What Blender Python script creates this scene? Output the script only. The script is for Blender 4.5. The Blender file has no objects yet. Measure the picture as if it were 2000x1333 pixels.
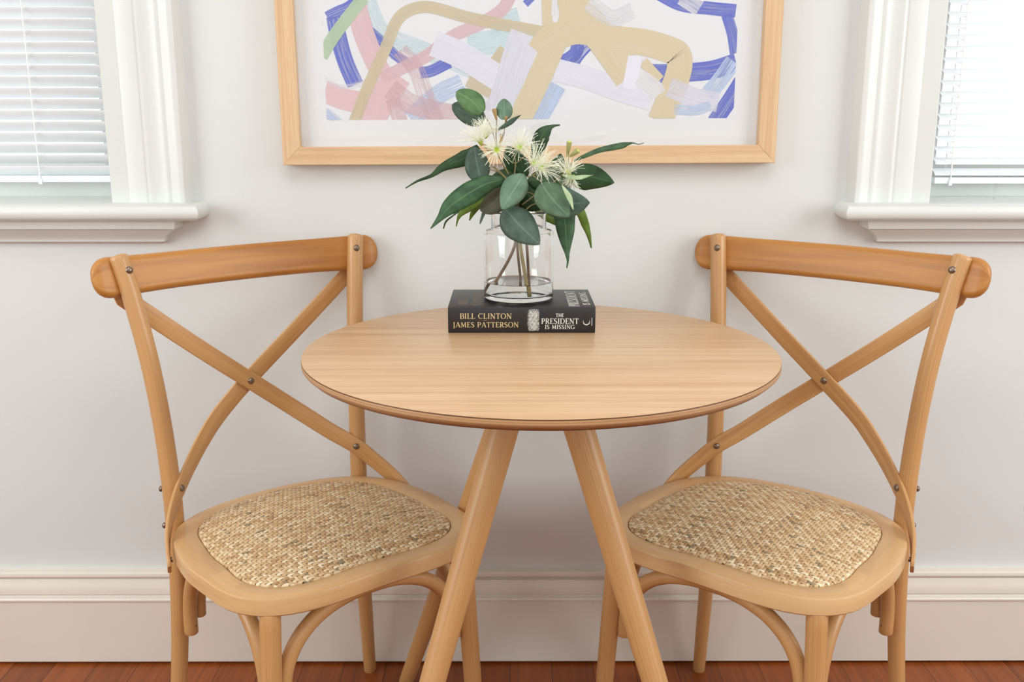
import bpy, math, random
import numpy as np
from mathutils import Vector, Matrix

sc = bpy.context.scene
COL = sc.collection
random.seed(7)
PI = math.pi

# ------------------------------------------------------------------ camera
cam_d = bpy.data.cameras.new('camera')
cam_d.sensor_width = 36.0
cam_d.lens = 1916.27 / 2000 * 36
cam_d.clip_start = 0.05
cam = bpy.data.objects.new('camera', cam_d)
COL.objects.link(cam)
cam.location = (0.0, -1.7717, 1.0819)
cam.rotation_euler = (math.radians(90 - 13.177), math.radians(0.0), math.radians(-0.14))
sc.camera = cam

# ------------------------------------------------------------------ view, world, lights
vs = sc.view_settings
vs.view_transform = 'Standard'
vs.look = 'None'
vs.gamma = 1.0
vs.use_curve_mapping = False
vs.exposure = 0.0
sc.cycles.use_denoising = True
sc.cycles.max_bounces = 10
sc.cycles.diffuse_bounces = 5
sc.cycles.transmission_bounces = 10
sc.cycles.transparent_max_bounces = 24

w = bpy.data.worlds.new('daylight')
sc.world = w
w.use_nodes = True
w.node_tree.nodes['Background'].inputs[0].default_value = (0.97, 0.985, 1.0, 1)
w.node_tree.nodes['Background'].inputs[1].default_value = 1.4

def area(name, loc, target, size, power, color):
    d = bpy.data.lights.new(name, 'AREA')
    d.shape = 'RECTANGLE'
    d.size, d.size_y = size
    d.energy = power
    d.color = color
    o = bpy.data.objects.new(name, d)
    COL.objects.link(o)
    o.location = loc
    v = Vector(target) - Vector(loc)
    o.rotation_euler = v.to_track_quat('-Z', 'Y').to_euler()
    return o

area('window_light_left', (-2.3, -1.5, 1.40), (0.1, -0.2, 0.60), (1.4, 1.3), 34, (0.95, 1.0, 1.0))
area('window_light_right', (2.35, -1.3, 1.40), (-0.1, -0.2, 0.60), (1.4, 1.3), 36, (0.95, 1.0, 1.0))
area('ceiling_light', (0.0, -1.7, 2.58), (0.0, -1.6, 0.0), (1.8, 1.2), 20, (0.95, 1.0, 1.0))
# ------------------------------------------------------------------ helpers: objects
def tag(o, label=None, cat=None, group=None, kind=None):
    if label: o['label'] = label
    if cat: o['category'] = cat
    if group: o['group'] = group
    if kind: o['kind'] = kind
    return o

def empty(name, loc, rz=0.0):
    o = bpy.data.objects.new(name, None)
    COL.objects.link(o)
    o.location = loc
    o.rotation_euler = (0, 0, rz)
    o.empty_display_size = 0.05
    return o

def build(name, V, F, mat, parent=None, uv=None, fmat=None, smooth=40, loc=None):
    me = bpy.data.meshes.new(name)
    me.from_pydata([tuple(float(c) for c in v) for v in V], [], F)
    mats = mat if isinstance(mat, (list, tuple)) else [mat]
    for m in mats: me.materials.append(m)
    if fmat is not None: me.polygons.foreach_set('material_index', fmat)
    if uv is not None:
        lay = me.uv_layers.new(name='UVMap')
        flat = []
        for f in uv:
            for c in f: flat += [float(c[0]), float(c[1])]
        lay.data.foreach_set('uv', flat)
    me.validate()
    if smooth:
        me.polygons.foreach_set('use_smooth', [True] * len(me.polygons))
        me.update()
        me.set_sharp_from_angle(angle=math.radians(smooth))
    o = bpy.data.objects.new(name, me)
    COL.objects.link(o)
    if parent: o.parent = parent
    if loc: o.location = loc
    return o

class MB:
    """collects shapes that become one mesh"""
    def __init__(s): s.V = []; s.F = []; s.U = []; s.M = []
    def add(s, V, F, U=None, m=0):
        b = len(s.V)
        s.V += [tuple(v) for v in V]
        s.F += [tuple(i + b for i in f) for f in F]
        if U is None: U = [[(s.V[i + b][0], s.V[i + b][2]) for i in f] for f in F]
        s.U += U
        s.M += [m] * len(F)
        return s
    def box(s, a, b, m=0):
        (x0, y0, z0), (x1, y1, z1) = a, b
        V = [(x0,y0,z0),(x1,y0,z0),(x1,y1,z0),(x0,y1,z0),(x0,y0,z1),(x1,y0,z1),(x1,y1,z1),(x0,y1,z1)]
        F = [(0,3,2,1),(4,5,6,7),(0,1,5,4),(1,2,6,5),(2,3,7,6),(3,0,4,7)]
        return s.add(V, F, None, m)
    def build(s, name, mat, parent=None, smooth=40, **k):
        return build(name, s.V, s.F, mat, parent, s.U, s.M, smooth, **k)

def catmull(P, n):
    P = [np.array(p, float) for p in P]
    if len(P) == 2: return [P[0] + (P[1] - P[0]) * t for t in np.linspace(0, 1, n)]
    Q = [2 * P[0] - P[1]] + P + [2 * P[-1] - P[-2]]
    out = []
    m = len(P) - 1
    for t in np.linspace(0, m, n):
        i = min(int(t), m - 1); u = t - i
        a, b, c, d = Q[i:i + 4]
        out.append(0.5 * ((2*b) + (c - a)*u + (2*a - 5*b + 4*c - d)*u*u + (3*b - a - 3*c + d)*u**3))
    return out

def sweep(P, prof, up0=None, ups=None, scales=None, cap=True, ulen=None):
    """sweep closed 2-D profile (list of (a,b)) along P; a goes with side, b with normal."""
    P = [np.array(p, float) for p in P]
    n = len(P); k = len(prof)
    T = [P[min(i+1, n-1)] - P[max(i-1, 0)] for i in range(n)]
    T = [t / (np.linalg.norm(t) + 1e-12) for t in T]
    nrm = np.array(up0 if up0 is not None else (0, 1, 0.01), float)
    V = []; L = [0.0]
    for i in range(n):
        if ups is not None: nrm = np.array(ups[i], float)
        nrm = nrm - T[i] * (nrm @ T[i])
        nrm = nrm / (np.linalg.norm(nrm) + 1e-12)
        side = np.cross(nrm, T[i])
        s = scales[i] if scales is not None else (1, 1)
        if not isinstance(s, (tuple, list)): s = (s, s)
        for a, b in prof: V.append(P[i] + side * a * s[0] + nrm * b * s[1])
        if i: L.append(L[-1] + np.linalg.norm(P[i] - P[i-1]))
    per = [0.0]
    for j in range(k):
        a = prof[j]; b = prof[(j+1) % k]; per.append(per[-1] + math.hypot(a[0]-b[0], a[1]-b[1]))
    F = []; U = []
    for i in range(n - 1):
        for j in range(k):
            j2 = (j + 1) % k
            F.append((i*k + j, i*k + j2, (i+1)*k + j2, (i+1)*k + j))
            U.append([(per[j], L[i]), (per[j+1], L[i]), (per[j+1], L[i+1]), (per[j], L[i+1])])
    if cap:
        F.append(tuple(reversed(range(k)))); U.append([(p[0], p[1]) for p in reversed(prof)])
        F.append(tuple((n-1)*k + j for j in range(k))); U.append([(p[0], p[1] + L[-1]) for p in prof])
    return V, F, U

def circ(r, k=20, ry=None):
    ry = ry or r
    return [(r*math.cos(2*PI*j/k), ry*math.sin(2*PI*j/k)) for j in range(k)]

def rrect(w, h, r, seg=4):
    out = []
    for cx, cy, a0 in ((w/2-r, h/2-r, 0), (-w/2+r, h/2-r, 90), (-w/2+r, -h/2+r, 180), (w/2-r, -h/2+r, 270)):
        for i in range(seg + 1):
            a = math.radians(a0 + 90*i/seg)
            out.append((cx + r*math.cos(a), cy + r*math.sin(a)))
    return out

def tube(P, r, n=24, seg=20, caps=('round', 'round'), up0=None, capr=0.5, smoothpath=True):
    """r: number or list interpolated along the path"""
    C = catmull(P, n) if smoothpath else [np.array(p, float) for p in P]
    n = len(C)
    rr = [r]*n if not isinstance(r, (list, tuple)) else list(np.interp(np.linspace(0, 1, n), np.linspace(0, 1, len(r)), r))
    def capend(end):
        c0, c1 = (C[0], C[1]) if end == 0 else (C[-1], C[-2])
        d = c0 - c1; d = d/np.linalg.norm(d); R = rr[0] if end == 0 else rr[-1]
        kind = caps[0] if end == 0 else caps[1]
        if kind == 'round': q = [(R*capr*math.sin(a), math.cos(a)) for a in (0.4, 0.8, 1.15, 1.4, 1.54)]
        else: q = [(R*0.05, 0.98), (R*0.09, 0.93), (R*0.1, 0.88)]
        return [(c0 + d*o, R*s) for o, s in q]
    a = list(reversed(capend(0))); b = capend(1)
    C = [x[0] for x in a] + C + [x[0] for x in b]
    rr = [x[1] for x in a] + rr + [x[1] for x in b]
    return sweep(C, circ(1, seg), up0=up0, scales=rr)

def lathe(prof, seg=64, closed=False):
    V = []; F = []; U = []
    n = len(prof)
    for r, z in prof:
        for j in range(seg):
            a = 2*PI*j/seg
            V.append((r*math.cos(a), r*math.sin(a), z))
    for i in range(n if closed else n - 1):
        i2 = (i + 1) % n
        for j in range(seg):
            j2 = (j+1) % seg
            F.append((i*seg+j, i*seg+j2, i2*seg+j2, i2*seg+j))
            U.append([(j/seg, i/n), ((j+1)/seg, i/n), ((j+1)/seg, (i+1)/n), (j/seg, (i+1)/n)])
    return V, F, U

# ------------------------------------------------------------------ helpers: materials
def lin(c):
    return tuple((x/255/12.92 if x/255 <= 0.04045 else ((x/255+0.055)/1.055)**2.4) for x in c) + (1,)

class NT:
    def __init__(s, name):
        s.m = bpy.data.materials.new(name); s.m.use_nodes = True
        s.t = s.m.node_tree; s.t.nodes.clear()
        s.out = s.t.nodes.new('ShaderNodeOutputMaterial')
        s.b = s.n('ShaderNodeBsdfPrincipled')
        s.l(s.b.outputs[0], s.out.inputs[0])
    def n(s, typ, **k):
        x = s.t.nodes.new(typ)
        for a, v in k.items(): setattr(x, a, v)
        return x
    def l(s, a, b): s.t.links.new(a, b)
    def mapping(s, src, scale, rot=(0,0,0)):
        mp = s.n('ShaderNodeMapping'); s.l(src, mp.inputs[0])
        mp.inputs['Scale'].default_value = scale; mp.inputs['Rotation'].default_value = rot
        return mp.outputs[0]
    def noise(s, vec, scale, detail=4, rough=0.5, dist=0.0):
        x = s.n('ShaderNodeTexNoise'); s.l(vec, x.inputs['Vector'])
        x.inputs['Scale'].default_value = scale; x.inputs['Detail'].default_value = detail
        x.inputs['Roughness'].default_value = rough; x.inputs['Distortion'].default_value = dist
        return x.outputs[0]
    def ramp(s, fac, stops):
        x = s.n('ShaderNodeValToRGB'); s.l(fac, x.inputs[0])
        e = x.color_ramp.elements
        while len(e) < len(stops): e.new(0.5)
        for el, (p, c) in zip(e, stops): el.position = p; el.color = c if len(c) == 4 else lin(c)
        return x.outputs[0]
    def mix(s, fac, a, b, typ='MIX'):
        x = s.n('ShaderNodeMix', data_type='RGBA', blend_type=typ)
        for sock, v in ((x.inputs[0], fac), (x.inputs[6], a), (x.inputs[7], b)):
            if hasattr(v, 'links') or isinstance(v, bpy.types.NodeSocket): s.l(v, sock)
            else: sock.default_value = v
        return x.outputs[2]
    def bump(s, h, strength=0.2, dist=0.001):
        x = s.n('ShaderNodeBump'); s.l(h, x.inputs['Height'])
        x.inputs['Strength'].default_value = strength; x.inputs['Distance'].default_value = dist
        s.l(x.outputs[0], s.b.inputs['Normal'])
    def base(s, v):
        if isinstance(v, bpy.types.NodeSocket): s.l(v, s.b.inputs['Base Color'])
        else: s.b.inputs['Base Color'].default_value = v
    def set(s, **k):
        for a, v in k.items(): s.b.inputs[a.replace('_', ' ')].default_value = v
        return s

def paint(name, c, rough=0.5, var=0.03, scale=3.0, bump=0.0):
    t = NT(name); tc = t.n('ShaderNodeTexCoord')
    nz = t.noise(tc.outputs['Object'], scale, 3)
    c0 = tuple(x*(1-var) for x in c); c1 = tuple(min(255, x*(1+var)) for x in c)
    t.base(t.ramp(nz, [(0.3, c0), (0.7, c1)]))
    t.set(Roughness=rough)
    if bump:
        h = t.noise(tc.outputs['Object'], 160, 3); t.bump(h, bump, 0.0006)
    return t.m

def wood_uv(name, dark, mid, light, rough=0.38, stretch=(70, 3.0), fleck=0.35, coat=0.15, seedoff=0.0):
    """straight grain that follows each bent part: UV is in metres, v runs along the part"""
    t = NT(name); tc = t.n('ShaderNodeTexCoord'); oi = t.n('ShaderNodeObjectInfo')
    add = t.n('ShaderNodeVectorMath', operation='ADD')
    t.l(tc.outputs['UV'], add.inputs[0])
    mul = t.n('ShaderNodeMath', operation='MULTIPLY'); t.l(oi.outputs['Random'], mul.inputs[0]); mul.inputs[1].default_value = 7.3 + seedoff
    t.l(mul.outputs[0], add.inputs[1])
    v = t.mapping(add.outputs[0], (stretch[0], stretch[1], 1))
    g = t.noise(v, 1.0, 5, 0.6, 0.4)
    v2 = t.mapping(add.outputs[0], (16, 1.6, 1))
    b = t.noise(v2, 1.0, 3, 0.5, 0.8)
    v3 = t.mapping(add.outputs[0], (420, 14, 1))
    f = t.noise(v3, 1.0, 2, 0.5)
    broad = t.ramp(b, [(0.30, mid), (0.70, light)])
    fine = t.ramp(g, [(0.35, dark), (0.62, light)])
    c = t.mix(0.42, broad, fine)
    fl = t.ramp(f, [(0.30, (0.80, 0.74, 0.68, 1)), (0.46, (1, 1, 1, 1))])
    c = t.mix(fleck, c, fl, 'MULTIPLY')
    t.base(c)
    t.set(Roughness=rough, Coat_Weight=coat, Coat_Roughness=0.25)
    t.bump(g, 0.06, 0.0005)
    return t.m

def wood_obj(name, dark, mid, light, axis=0, rough=0.35, grain=(1.6, 60), coat=0.1, fleck=0.5, contrast=0.5):
    """straight grain along a world axis of the object"""
    t = NT(name); tc = t.n('ShaderNodeTexCoord')
    s = [grain[1]]*3; s[axis] = grain[0]
    v = t.mapping(tc.outputs['Object'], tuple(s))
    g = t.noise(v, 1.0, 6, 0.62, 0.25)
    s2 = [grain[1]*0.22]*3; s2[axis] = grain[0]*0.45
    b = t.noise(t.mapping(tc.outputs['Object'], tuple(s2)), 1.0, 3, 0.5, 0.4)
    s3 = [grain[1]*7]*3; s3[axis] = grain[0]*14
    f = t.noise(t.mapping(tc.outputs['Object'], tuple(s3)), 1.0, 2, 0.5)
    c = t.mix(contrast, t.ramp(b, [(0.3, mid), (0.7, light)]), t.ramp(g, [(0.34, dark), (0.6, light)]))
    c = t.mix(fleck, c, t.ramp(f, [(0.33, (0.80, 0.72, 0.62, 1)), (0.50, (1, 1, 1, 1))]), 'MULTIPLY')
    t.base(c); t.set(Roughness=rough, Coat_Weight=coat, Coat_Roughness=0.3)
    t.bump(g, 0.05, 0.0004)
    return t.m

M = {}
M['wall'] = paint('wall_paint', (219, 221, 220), 0.6, 0.012, 1.4, 0.05)
M['trim'] = paint('trim_gloss_paint', (220, 222, 219), 0.32, 0.01, 5)
M['base'] = paint('skirting_paint', (226, 219, 209), 0.35, 0.012, 4)
M['ceil'] = paint('ceiling_paint', (236, 234, 230), 0.8, 0.01, 2)
M['blind'] = paint('blind_slat_enamel', (236, 240, 241), 0.35, 0.005, 8)
M['cord'] = paint('blind_cord', (240, 240, 238), 0.7, 0.01, 30)
M['chair'] = wood_uv('honey_bentwood', (164, 106, 58), (197, 146, 90), (213, 168, 112), 0.38, (70, 3.0), 0.3, 0.2)
M['rail'] = wood_uv('rail_bentwood', (148, 84, 30), (178, 114, 48), (198, 138, 66), 0.42, (60, 3.0), 0.3, 0.08, 9)
M['strap'] = wood_uv('bent_strap_wood', (168, 108, 58), (198, 146, 90), (212, 166, 110), 0.36, (90, 3.0), 0.25, 0.2, 3)
M['tleg'] = wood_uv('oak_leg', (156, 98, 50), (198, 144, 86), (216, 170, 112), 0.45, (95, 4.0), 0.8, 0.1, 1)
M['top'] = wood_obj('oak_veneer', (184, 138, 97), (208, 168, 127), (220, 188, 150), 0, 0.36, (1.3, 62), 0.12, 0.45, 0.5)
M['frame'] = wood_obj('light_oak_frame', (200, 156, 114), (216, 180, 140), (226, 196, 158), 0, 0.45, (3, 160), 0.0, 0.35, 0.5)
M['framev'] = wood_obj('light_oak_frame_upright', (200, 156, 114), (216, 180, 140), (226, 196, 158), 2, 0.45, (3, 160), 0.0, 0.35, 0.5)
M['seat'] = wood_uv('seat_ring_wood', (190, 140, 90), (212, 168, 116), (222, 184, 134), 0.36, (60, 3), 0.3, 0.2, 5)

def simple(name, c, rough=0.5, metal=0.0, coat=0.0):
    t = NT(name); t.base(lin(c)); t.set(Roughness=rough, Metallic=metal, Coat_Weight=coat)
    return t.m
M['bolt'] = simple('aged_bronze', (140, 124, 110), 0.32, 0.9)
M['hole'] = simple('drilled_hole', (92, 58, 34), 0.9)
M['mat'] = simple('mount_board', (226, 227, 229), 0.9)

# tabletop edge: thin plies stacked in z
t = NT('plywood_edge'); tc = t.n('ShaderNodeTexCoord'); sp = t.n('ShaderNodeSeparateXYZ'); t.l(tc.outputs['Object'], sp.inputs[0])
mr = t.n('ShaderNodeMapRange'); t.l(sp.outputs[2], mr.inputs[0]); mr.inputs[1].default_value = -0.0165; mr.inputs[2].default_value = 0.0
v = t.mapping(tc.outputs['Object'], (6, 6, 900)); nz = t.noise(v, 1.0, 3)
lam = t.ramp(mr.outputs[0], [(0.0, (128, 84, 52)), (0.18, (140, 92, 56)), (0.22, (170, 122, 80)), (0.34, (160, 112, 70)), (0.38, (188, 146, 102)), (0.47, (184, 142, 98)), (0.50, (142, 96, 58)), (0.56, (184, 140, 96)), (0.68, (196, 152, 108)), (0.71, (150, 104, 64)), (0.76, (196, 152, 106)), (0.87, (186, 142, 98)), (0.90, (84, 46, 20)), (0.965, (90, 50, 22)), (0.975, (214, 172, 126))])
t.base(t.mix(0.35, lam, t.ramp(nz, [(0.3, (0.7, 0.62, 0.55, 1)), (0.6, (1, 1, 1, 1))]), 'MULTIPLY')); t.set(Roughness=0.5)
M['ply'] = t.m

# floor boards
t = NT('floor_boards'); tc = t.n('ShaderNodeTexCoord')
sp = t.n('ShaderNodeSeparateXYZ'); t.l(tc.outputs['Object'], sp.inputs[0])
d = t.n('ShaderNodeMath', operation='DIVIDE'); t.l(sp.outputs[0], d.inputs[0]); d.inputs[1].default_value = 0.083
fl = t.n('ShaderNodeMath', operation='FLOOR'); t.l(d.outputs[0], fl.inputs[0])
fr = t.n('ShaderNodeMath', operation='FRACT'); t.l(d.outputs[0], fr.inputs[0])
wn = t.n('ShaderNodeTexWhiteNoise', noise_dimensions='1D'); t.l(fl.outputs[0], wn.inputs['W'])
cb = t.n('ShaderNodeCombineXYZ'); t.l(sp.outputs[0], cb.inputs[0]); t.l(sp.outputs[1], cb.inputs[1])
ml = t.n('ShaderNodeMath', operation='MULTIPLY'); t.l(wn.outputs[0], ml.inputs[0]); ml.inputs[1].default_value = 40
t.l(ml.outputs[0], cb.inputs[2])
g = t.noise(t.mapping(cb.outputs[0], (90, 3.5, 1)), 1.0, 6, 0.6, 0.3)
b = t.noise(t.mapping(cb.outputs[0], (22, 1.4, 1)), 1.0, 3, 0.5, 0.3)
c = t.mix(0.5, t.ramp(g, [(0.32, (112, 54, 22)), (0.66, (168, 92, 42))]), t.ramp(b, [(0.3, (136, 68, 28)), (0.7, (160, 86, 38))]))
tone = t.ramp(wn.outputs[0], [(0.0, (0.74, 0.70, 0.68, 1)), (1.0, (1.08, 1.05, 1.0, 1))])
c = t.mix(1.0, c, tone, 'MULTIPLY')
e1 = t.ramp(fr.outputs[0], [(0.0, (0.35, 0.3, 0.28, 1)), (0.012, (0.35, 0.3, 0.28, 1)), (0.024, (1, 1, 1, 1))])
c = t.mix(1.0, c, e1, 'MULTIPLY')
t.base(c); t.set(Roughness=0.4, Coat_Weight=0.1, Coat_Roughness=0.2, Specular_IOR_Level=0.35)
M['floor'] = t.m

# rattan strands: colour comes from a per-strand attribute
t = NT('rattan_strand'); at = t.n('ShaderNodeAttribute'); at.attribute_name = 'strand'
tc = t.n('ShaderNodeTexCoord')
nz = t.noise(tc.outputs['Object'], 420, 3)
cc = t.ramp(at.outputs['Fac'], [(0.0, (146, 132, 104)), (0.10, (184, 144, 100)), (0.35, (206, 168, 122)), (0.65, (224, 194, 150)), (1.0, (242, 224, 190))])
t.base(t.mix(0.35, cc, t.ramp(nz, [(0.3, (0.78, 0.72, 0.64, 1)), (0.65, (1, 1, 1, 1))]), 'MULTIPLY')); t.set(Roughness=0.42, Coat_Weight=0.15)
M['rattan'] = t.m
M['rattan_under'] = simple('rattan_backing', (178, 140, 94), 0.8)

# glass, water
t = NT('clear_glass'); t.base((1, 1, 1, 1)); t.set(Roughness=0.0, IOR=1.48, Transmission_Weight=1.0); M['glass'] = t.m
t = NT('water'); t.base((0.99, 0.995, 0.99, 1)); t.set(Roughness=0.0, IOR=1.333, Transmission_Weight=1.0); M['water'] = t.m
def pane_mat(name, tint=(1, 1, 1, 1), refl=0.03):
    t = NT(name)
    tr = t.n('ShaderNodeBsdfTransparent'); tr.inputs[0].default_value = tint
    gl = t.n('ShaderNodeBsdfGlossy'); gl.inputs['Roughness'].default_value = 0.02
    lw = t.n('ShaderNodeLayerWeight'); pw = t.n('ShaderNodeMath', operation='POWER'); t.l(lw.outputs['Facing'], pw.inputs[0]); pw.inputs[1].default_value = 4.0
    fz = t.n('ShaderNodeMath', operation='MULTIPLY_ADD'); t.l(pw.outputs[0], fz.inputs[0]); fz.inputs[1].default_value = 0.8; fz.inputs[2].default_value = refl
    mx = t.n('ShaderNodeMixShader'); t.l(fz.outputs[0], mx.inputs[0]); t.l(tr.outputs[0], mx.inputs[1]); t.l(gl.outputs[0], mx.inputs[2])
    t.l(mx.outputs[0], t.out.inputs[0]); t.t.nodes.remove(t.b)
    return t.m
M['pane'] = pane_mat('picture_glass')

# ------------------------------------------------------------------ the room
WY = 0.03            # wall face
def struct(name, mb, mat, parent=None, smooth=40):
    o = mb.build(name, mat, parent, smooth)
    if parent is None: tag(o, kind='structure')
    return o

WIN = [(-1.5145, -0.7200), (0.7620, 1.5565)]      # window openings in x
WZ = (0.905, 1.95)
mb = MB()
xs = [-2.6, WIN[0][0], WIN[0][1], WIN[1][0], WIN[1][1], 2.6]
mb.box((xs[0], WY, 0), (xs[5], WY + 0.14, WZ[0]))
mb.box((xs[0], WY, WZ[1]), (xs[5], WY + 0.14, 2.62))
for a, b in ((xs[0], xs[1]), (xs[2], xs[3]), (xs[4], xs[5])):
    mb.box((a, WY, WZ[0]), (b, WY + 0.14, WZ[1]))
o = struct('wall_back', mb, M['wall'], smooth=0); tag(o, 'off-white painted back wall between the two windows', 'wall')
mb = MB(); mb.box((-2.6, -3.4, -0.05), (2.6, WY + 0.14, 0)); o = struct('floor', mb, M['floor'], smooth=0); tag(o, 'reddish brown polished timber floorboards', 'floor')
mb = MB(); mb.box((-2.6, -3.4, 2.62), (2.6, WY + 0.14, 2.68)); o = struct('ceiling', mb, M['ceil'], smooth=0); tag(o, 'white painted ceiling', 'ceiling')
mb = MB(); mb.box((-2.7, -3.4, 0), (-2.6, WY + 0.14, 2.62)); o = struct('wall_left', mb, M['wall'], smooth=0); tag(o, 'off-white side wall on the left', 'wall')
mb = MB(); mb.box((2.6, -3.4, 0), (2.7, WY + 0.14, 2.62)); o = struct('wall_right', mb, M['wall'], smooth=0); tag(o, 'off-white side wall on the right', 'wall')

mb = MB(); mb.box((-2.7, -3.5, 0), (2.7, -3.4, 0.95)); mb.box((-2.7, -3.5, 2.35), (2.7, -3.4, 2.62)); mb.box((-2.7, -3.5, .95), (-1.9, -3.4, 2.35)); mb.box((1.9, -3.5, .95), (2.7, -3.4, 2.35)); o = struct('light_screen_wall', mb, M['wall'], smooth=0); tag(o, 'added unseen off-white wall opposite the table, its high opening shaping the daylight', 'wall')  # unseen wall added to block low daylight; the opening lets it in higher up
# skirting board: one moulded profile run along the wall
prof = [(WY, 0.005), (0.0015, 0.005), (0.0, 0.007), (0.0, 0.1385), (-0.003, 0.1395), (-0.0035, 0.1425), (-0.0015, 0.1455), (0.004, 0.1465),
        (0.007, 0.149), (0.0035, 0.152), (0.004, 0.160), (0.0065, 0.168), (0.0095, 0.175), (0.0105, 0.1785), (0.016, 0.181), (0.0115, 0.1835),
        (0.0095, 0.187), (0.0105, 0.192), (0.0145, 0.1952), (WY, 0.1962)]
V = [(x, y, z) for x in (-2.6, 2.6) for y, z in prof]; k = len(prof)
F = [(j, j+1, k+j+1, k+j) for j in range(k-1)] + [tuple(range(k-1, -1, -1)), tuple(range(k, 2*k))]
mb = MB().add(V, F); o = struct('baseboard_back', mb, M['base'], smooth=25); tag(o, 'tall moulded cream skirting board along the wall', 'skirting board')

def window(n, s, x_in, x_out, x_wall, x_sill, x_ap, side):
    """s = +1: the opening lies towards -x of the casing (left window); -1 the mirror"""
    root = empty('window_%d' % n, ((x_in + (-0.35 if s > 0 else 0.35)), WY, 0.92)); tag(root, '%s sash window with deep moulded cream casing and sill' % side, 'window', kind='structure')
    ox, oy, oz = root.location
    def fin(mb, name, mat, smooth=30):
        mb.V = [(x-ox, y-oy, z-oz) for x, y, z in mb.V]
        return mb.build(name, mat, root, smooth)
    far = x_in - s*0.80                       # far side of the window (outside the frame)
    # casing upright, moulded profile in plan
    wdt = abs(x_out - x_in)
    pr = [(x_wall, WY), (x_wall - s*0.002, 0.014), (x_out + s*0.0015, 0.0015), (x_out, 0.0)]
    marks = [(0.03, -0.002), (0.06, -0.002), (0.085, 0.001), (0.13, 0.004), (0.17, 0.006), (0.20, 0.0025), (0.23, 0.0025), (0.26, 0.006), (0.34, 0.0075), (0.40, 0.006),
             (0.43, 0.002), (0.46, 0.0015), (0.49, 0.005), (0.50, 0.0075), (0.52, 0.0045), (0.74, 0.0045), (0.755, 0.006), (0.77, 0.0045), (0.93, 0.0045), (0.96, 0.002), (0.985, 0.0015), (1.0, 0.0045)]
    for f, y in marks: pr.append((x_out + (x_in - x_out)*f, y*0.45))
    pr += [(x_in - s*0.0005, 0.045), (x_in + s*0.02, 0.045), (x_in + s*0.02, WY)]
    z0, z1 = 0.9212, 2.0
    V = [(x, y, z) for z in (z0, z1) for x, y in pr]; k = len(pr)
    F = [(j, (j+1) % k, k+(j+1) % k, k+j) for j in range(k)] + [tuple(range(k-1, -1, -1)), tuple(range(k, 2*k))]
    fin(MB().add(V, F), 'casing', M['trim'], 25)
    # same casing on the far side, plus head
    mb = MB(); mb.box((min(far - s*0.13, far), 0.0, z0), (max(far - s*0.13, far), WY, z1)); fin(mb, 'casing', M['trim'])
    mb = MB(); a, b = sorted((x_out + s*0.01, far - s*0.14)); mb.box((a, -0.005, z1), (b, WY, z1 + 0.13)); fin(mb, 'head_casing', M['trim'])
    # sill nose: half round front and returned end
    nose = []
    r = 0.0152; zc = 0.9075; yf = -0.040
    for i in range(11):
        a = -PI/2 + PI*i/10
        nose.append((r*math.cos(a), zc + r*math.sin(a)))
    rings = []
    xe = x_sill
    for px, z in nose:
        off = r - px
        rings.append([(far - s*0.16, WY+0.03, z), (far - s*0.16, yf + off, z), (xe - s*(off), yf + off, z), (xe - s*off, WY, z), (x_in + s*0.0, WY, z), (x_in + s*0.0, WY+0.03, z)])
    V = [v for q in rings for v in q]; k = 6
    F = []
    for i in range(len(rings)-1):
        for j in range(k): F.append((i*k+j, i*k+(j+1) % k, (i+1)*k+(j+1) % k, (i+1)*k+j))
    F += [tuple(range(k-1, -1, -1)), tuple((len(rings)-1)*k+j for j in range(k))]
    fin(MB().add(V, F), 'sill', M['trim'], 50)
    # apron moulding under the sill
    lv = [(0.846, 0.004), (0.849, 0.012), (0.8505, 0.016), (0.8535, 0.0165), (0.857, 0.018), (0.862, 0.022), (0.868, 0.0295), (0.873, 0.037), (0.8755, 0.040), (0.8765, 0.044), (0.8925, 0.048)]
    rings = [[(far - s*0.10, WY, z), (far - s*0.10, WY - q, z), (x_ap + s*q, WY - q, z), (x_ap + s*q, WY, z)] for z, q in lv]
    V = [v for q in rings for v in q]; k = 4; F = []
    for i in range(len(rings)-1):
        for j in range(k): F.append((i*k+j, i*k+(j+1) % k, (i+1)*k+(j+1) % k, (i+1)*k+j))
    F += [tuple(range(k-1, -1, -1)), tuple((len(rings)-1)*k+j for j in range(k))]
    fin(MB().add(V, F), 'apron', M['trim'], 30)
    # inner stool slope, sash frame, pane
    mb = MB(); a, b = sorted((x_in + s*0.0, far)); 
    V = [(a, 0.045, 0.9225), (b, 0.045, 0.9225), (b, 0.10, 0.9265), (a, 0.10, 0.9265), (a, 0.045, 0.90), (b, 0.045, 0.90), (b, 0.10, 0.90), (a, 0.10, 0.90)]
    mb.add(V, [(0, 1, 2, 3), (7, 6, 5, 4), (0, 4, 5, 1), (1, 5, 6, 2), (2, 6, 7, 3), (3, 7, 4, 0)]); fin(mb, 'inner_sill', M['trim'])
    mb = MB()
    mb.box((a, 0.098, 0.925), (b, 0.135, 0.985)); mb.box((a, 0.098, 1.88), (b, 0.135, 1.95)); mb.box((a, 0.095, 1.42), (b, 0.135, 1.46))
    x0 = x_in; mb.box((min(x0, x0 - s*0.045), 0.098, 0.985), (max(x0, x0 - s*0.045), 0.135, 1.88)); x0 = far
    mb.box((min(x0, x0 + s*0.045), 0.098, 0.985), (max(x0, x0 + s*0.045), 0.135, 1.88))
    fin(mb, 'sash', M['trim'])
    mb = MB(); mb.box((a + 0.03, 0.112, 0.96), (b - 0.03, 0.116, 1.9)); fin(mb, 'window_pane', M['pane'])
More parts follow.
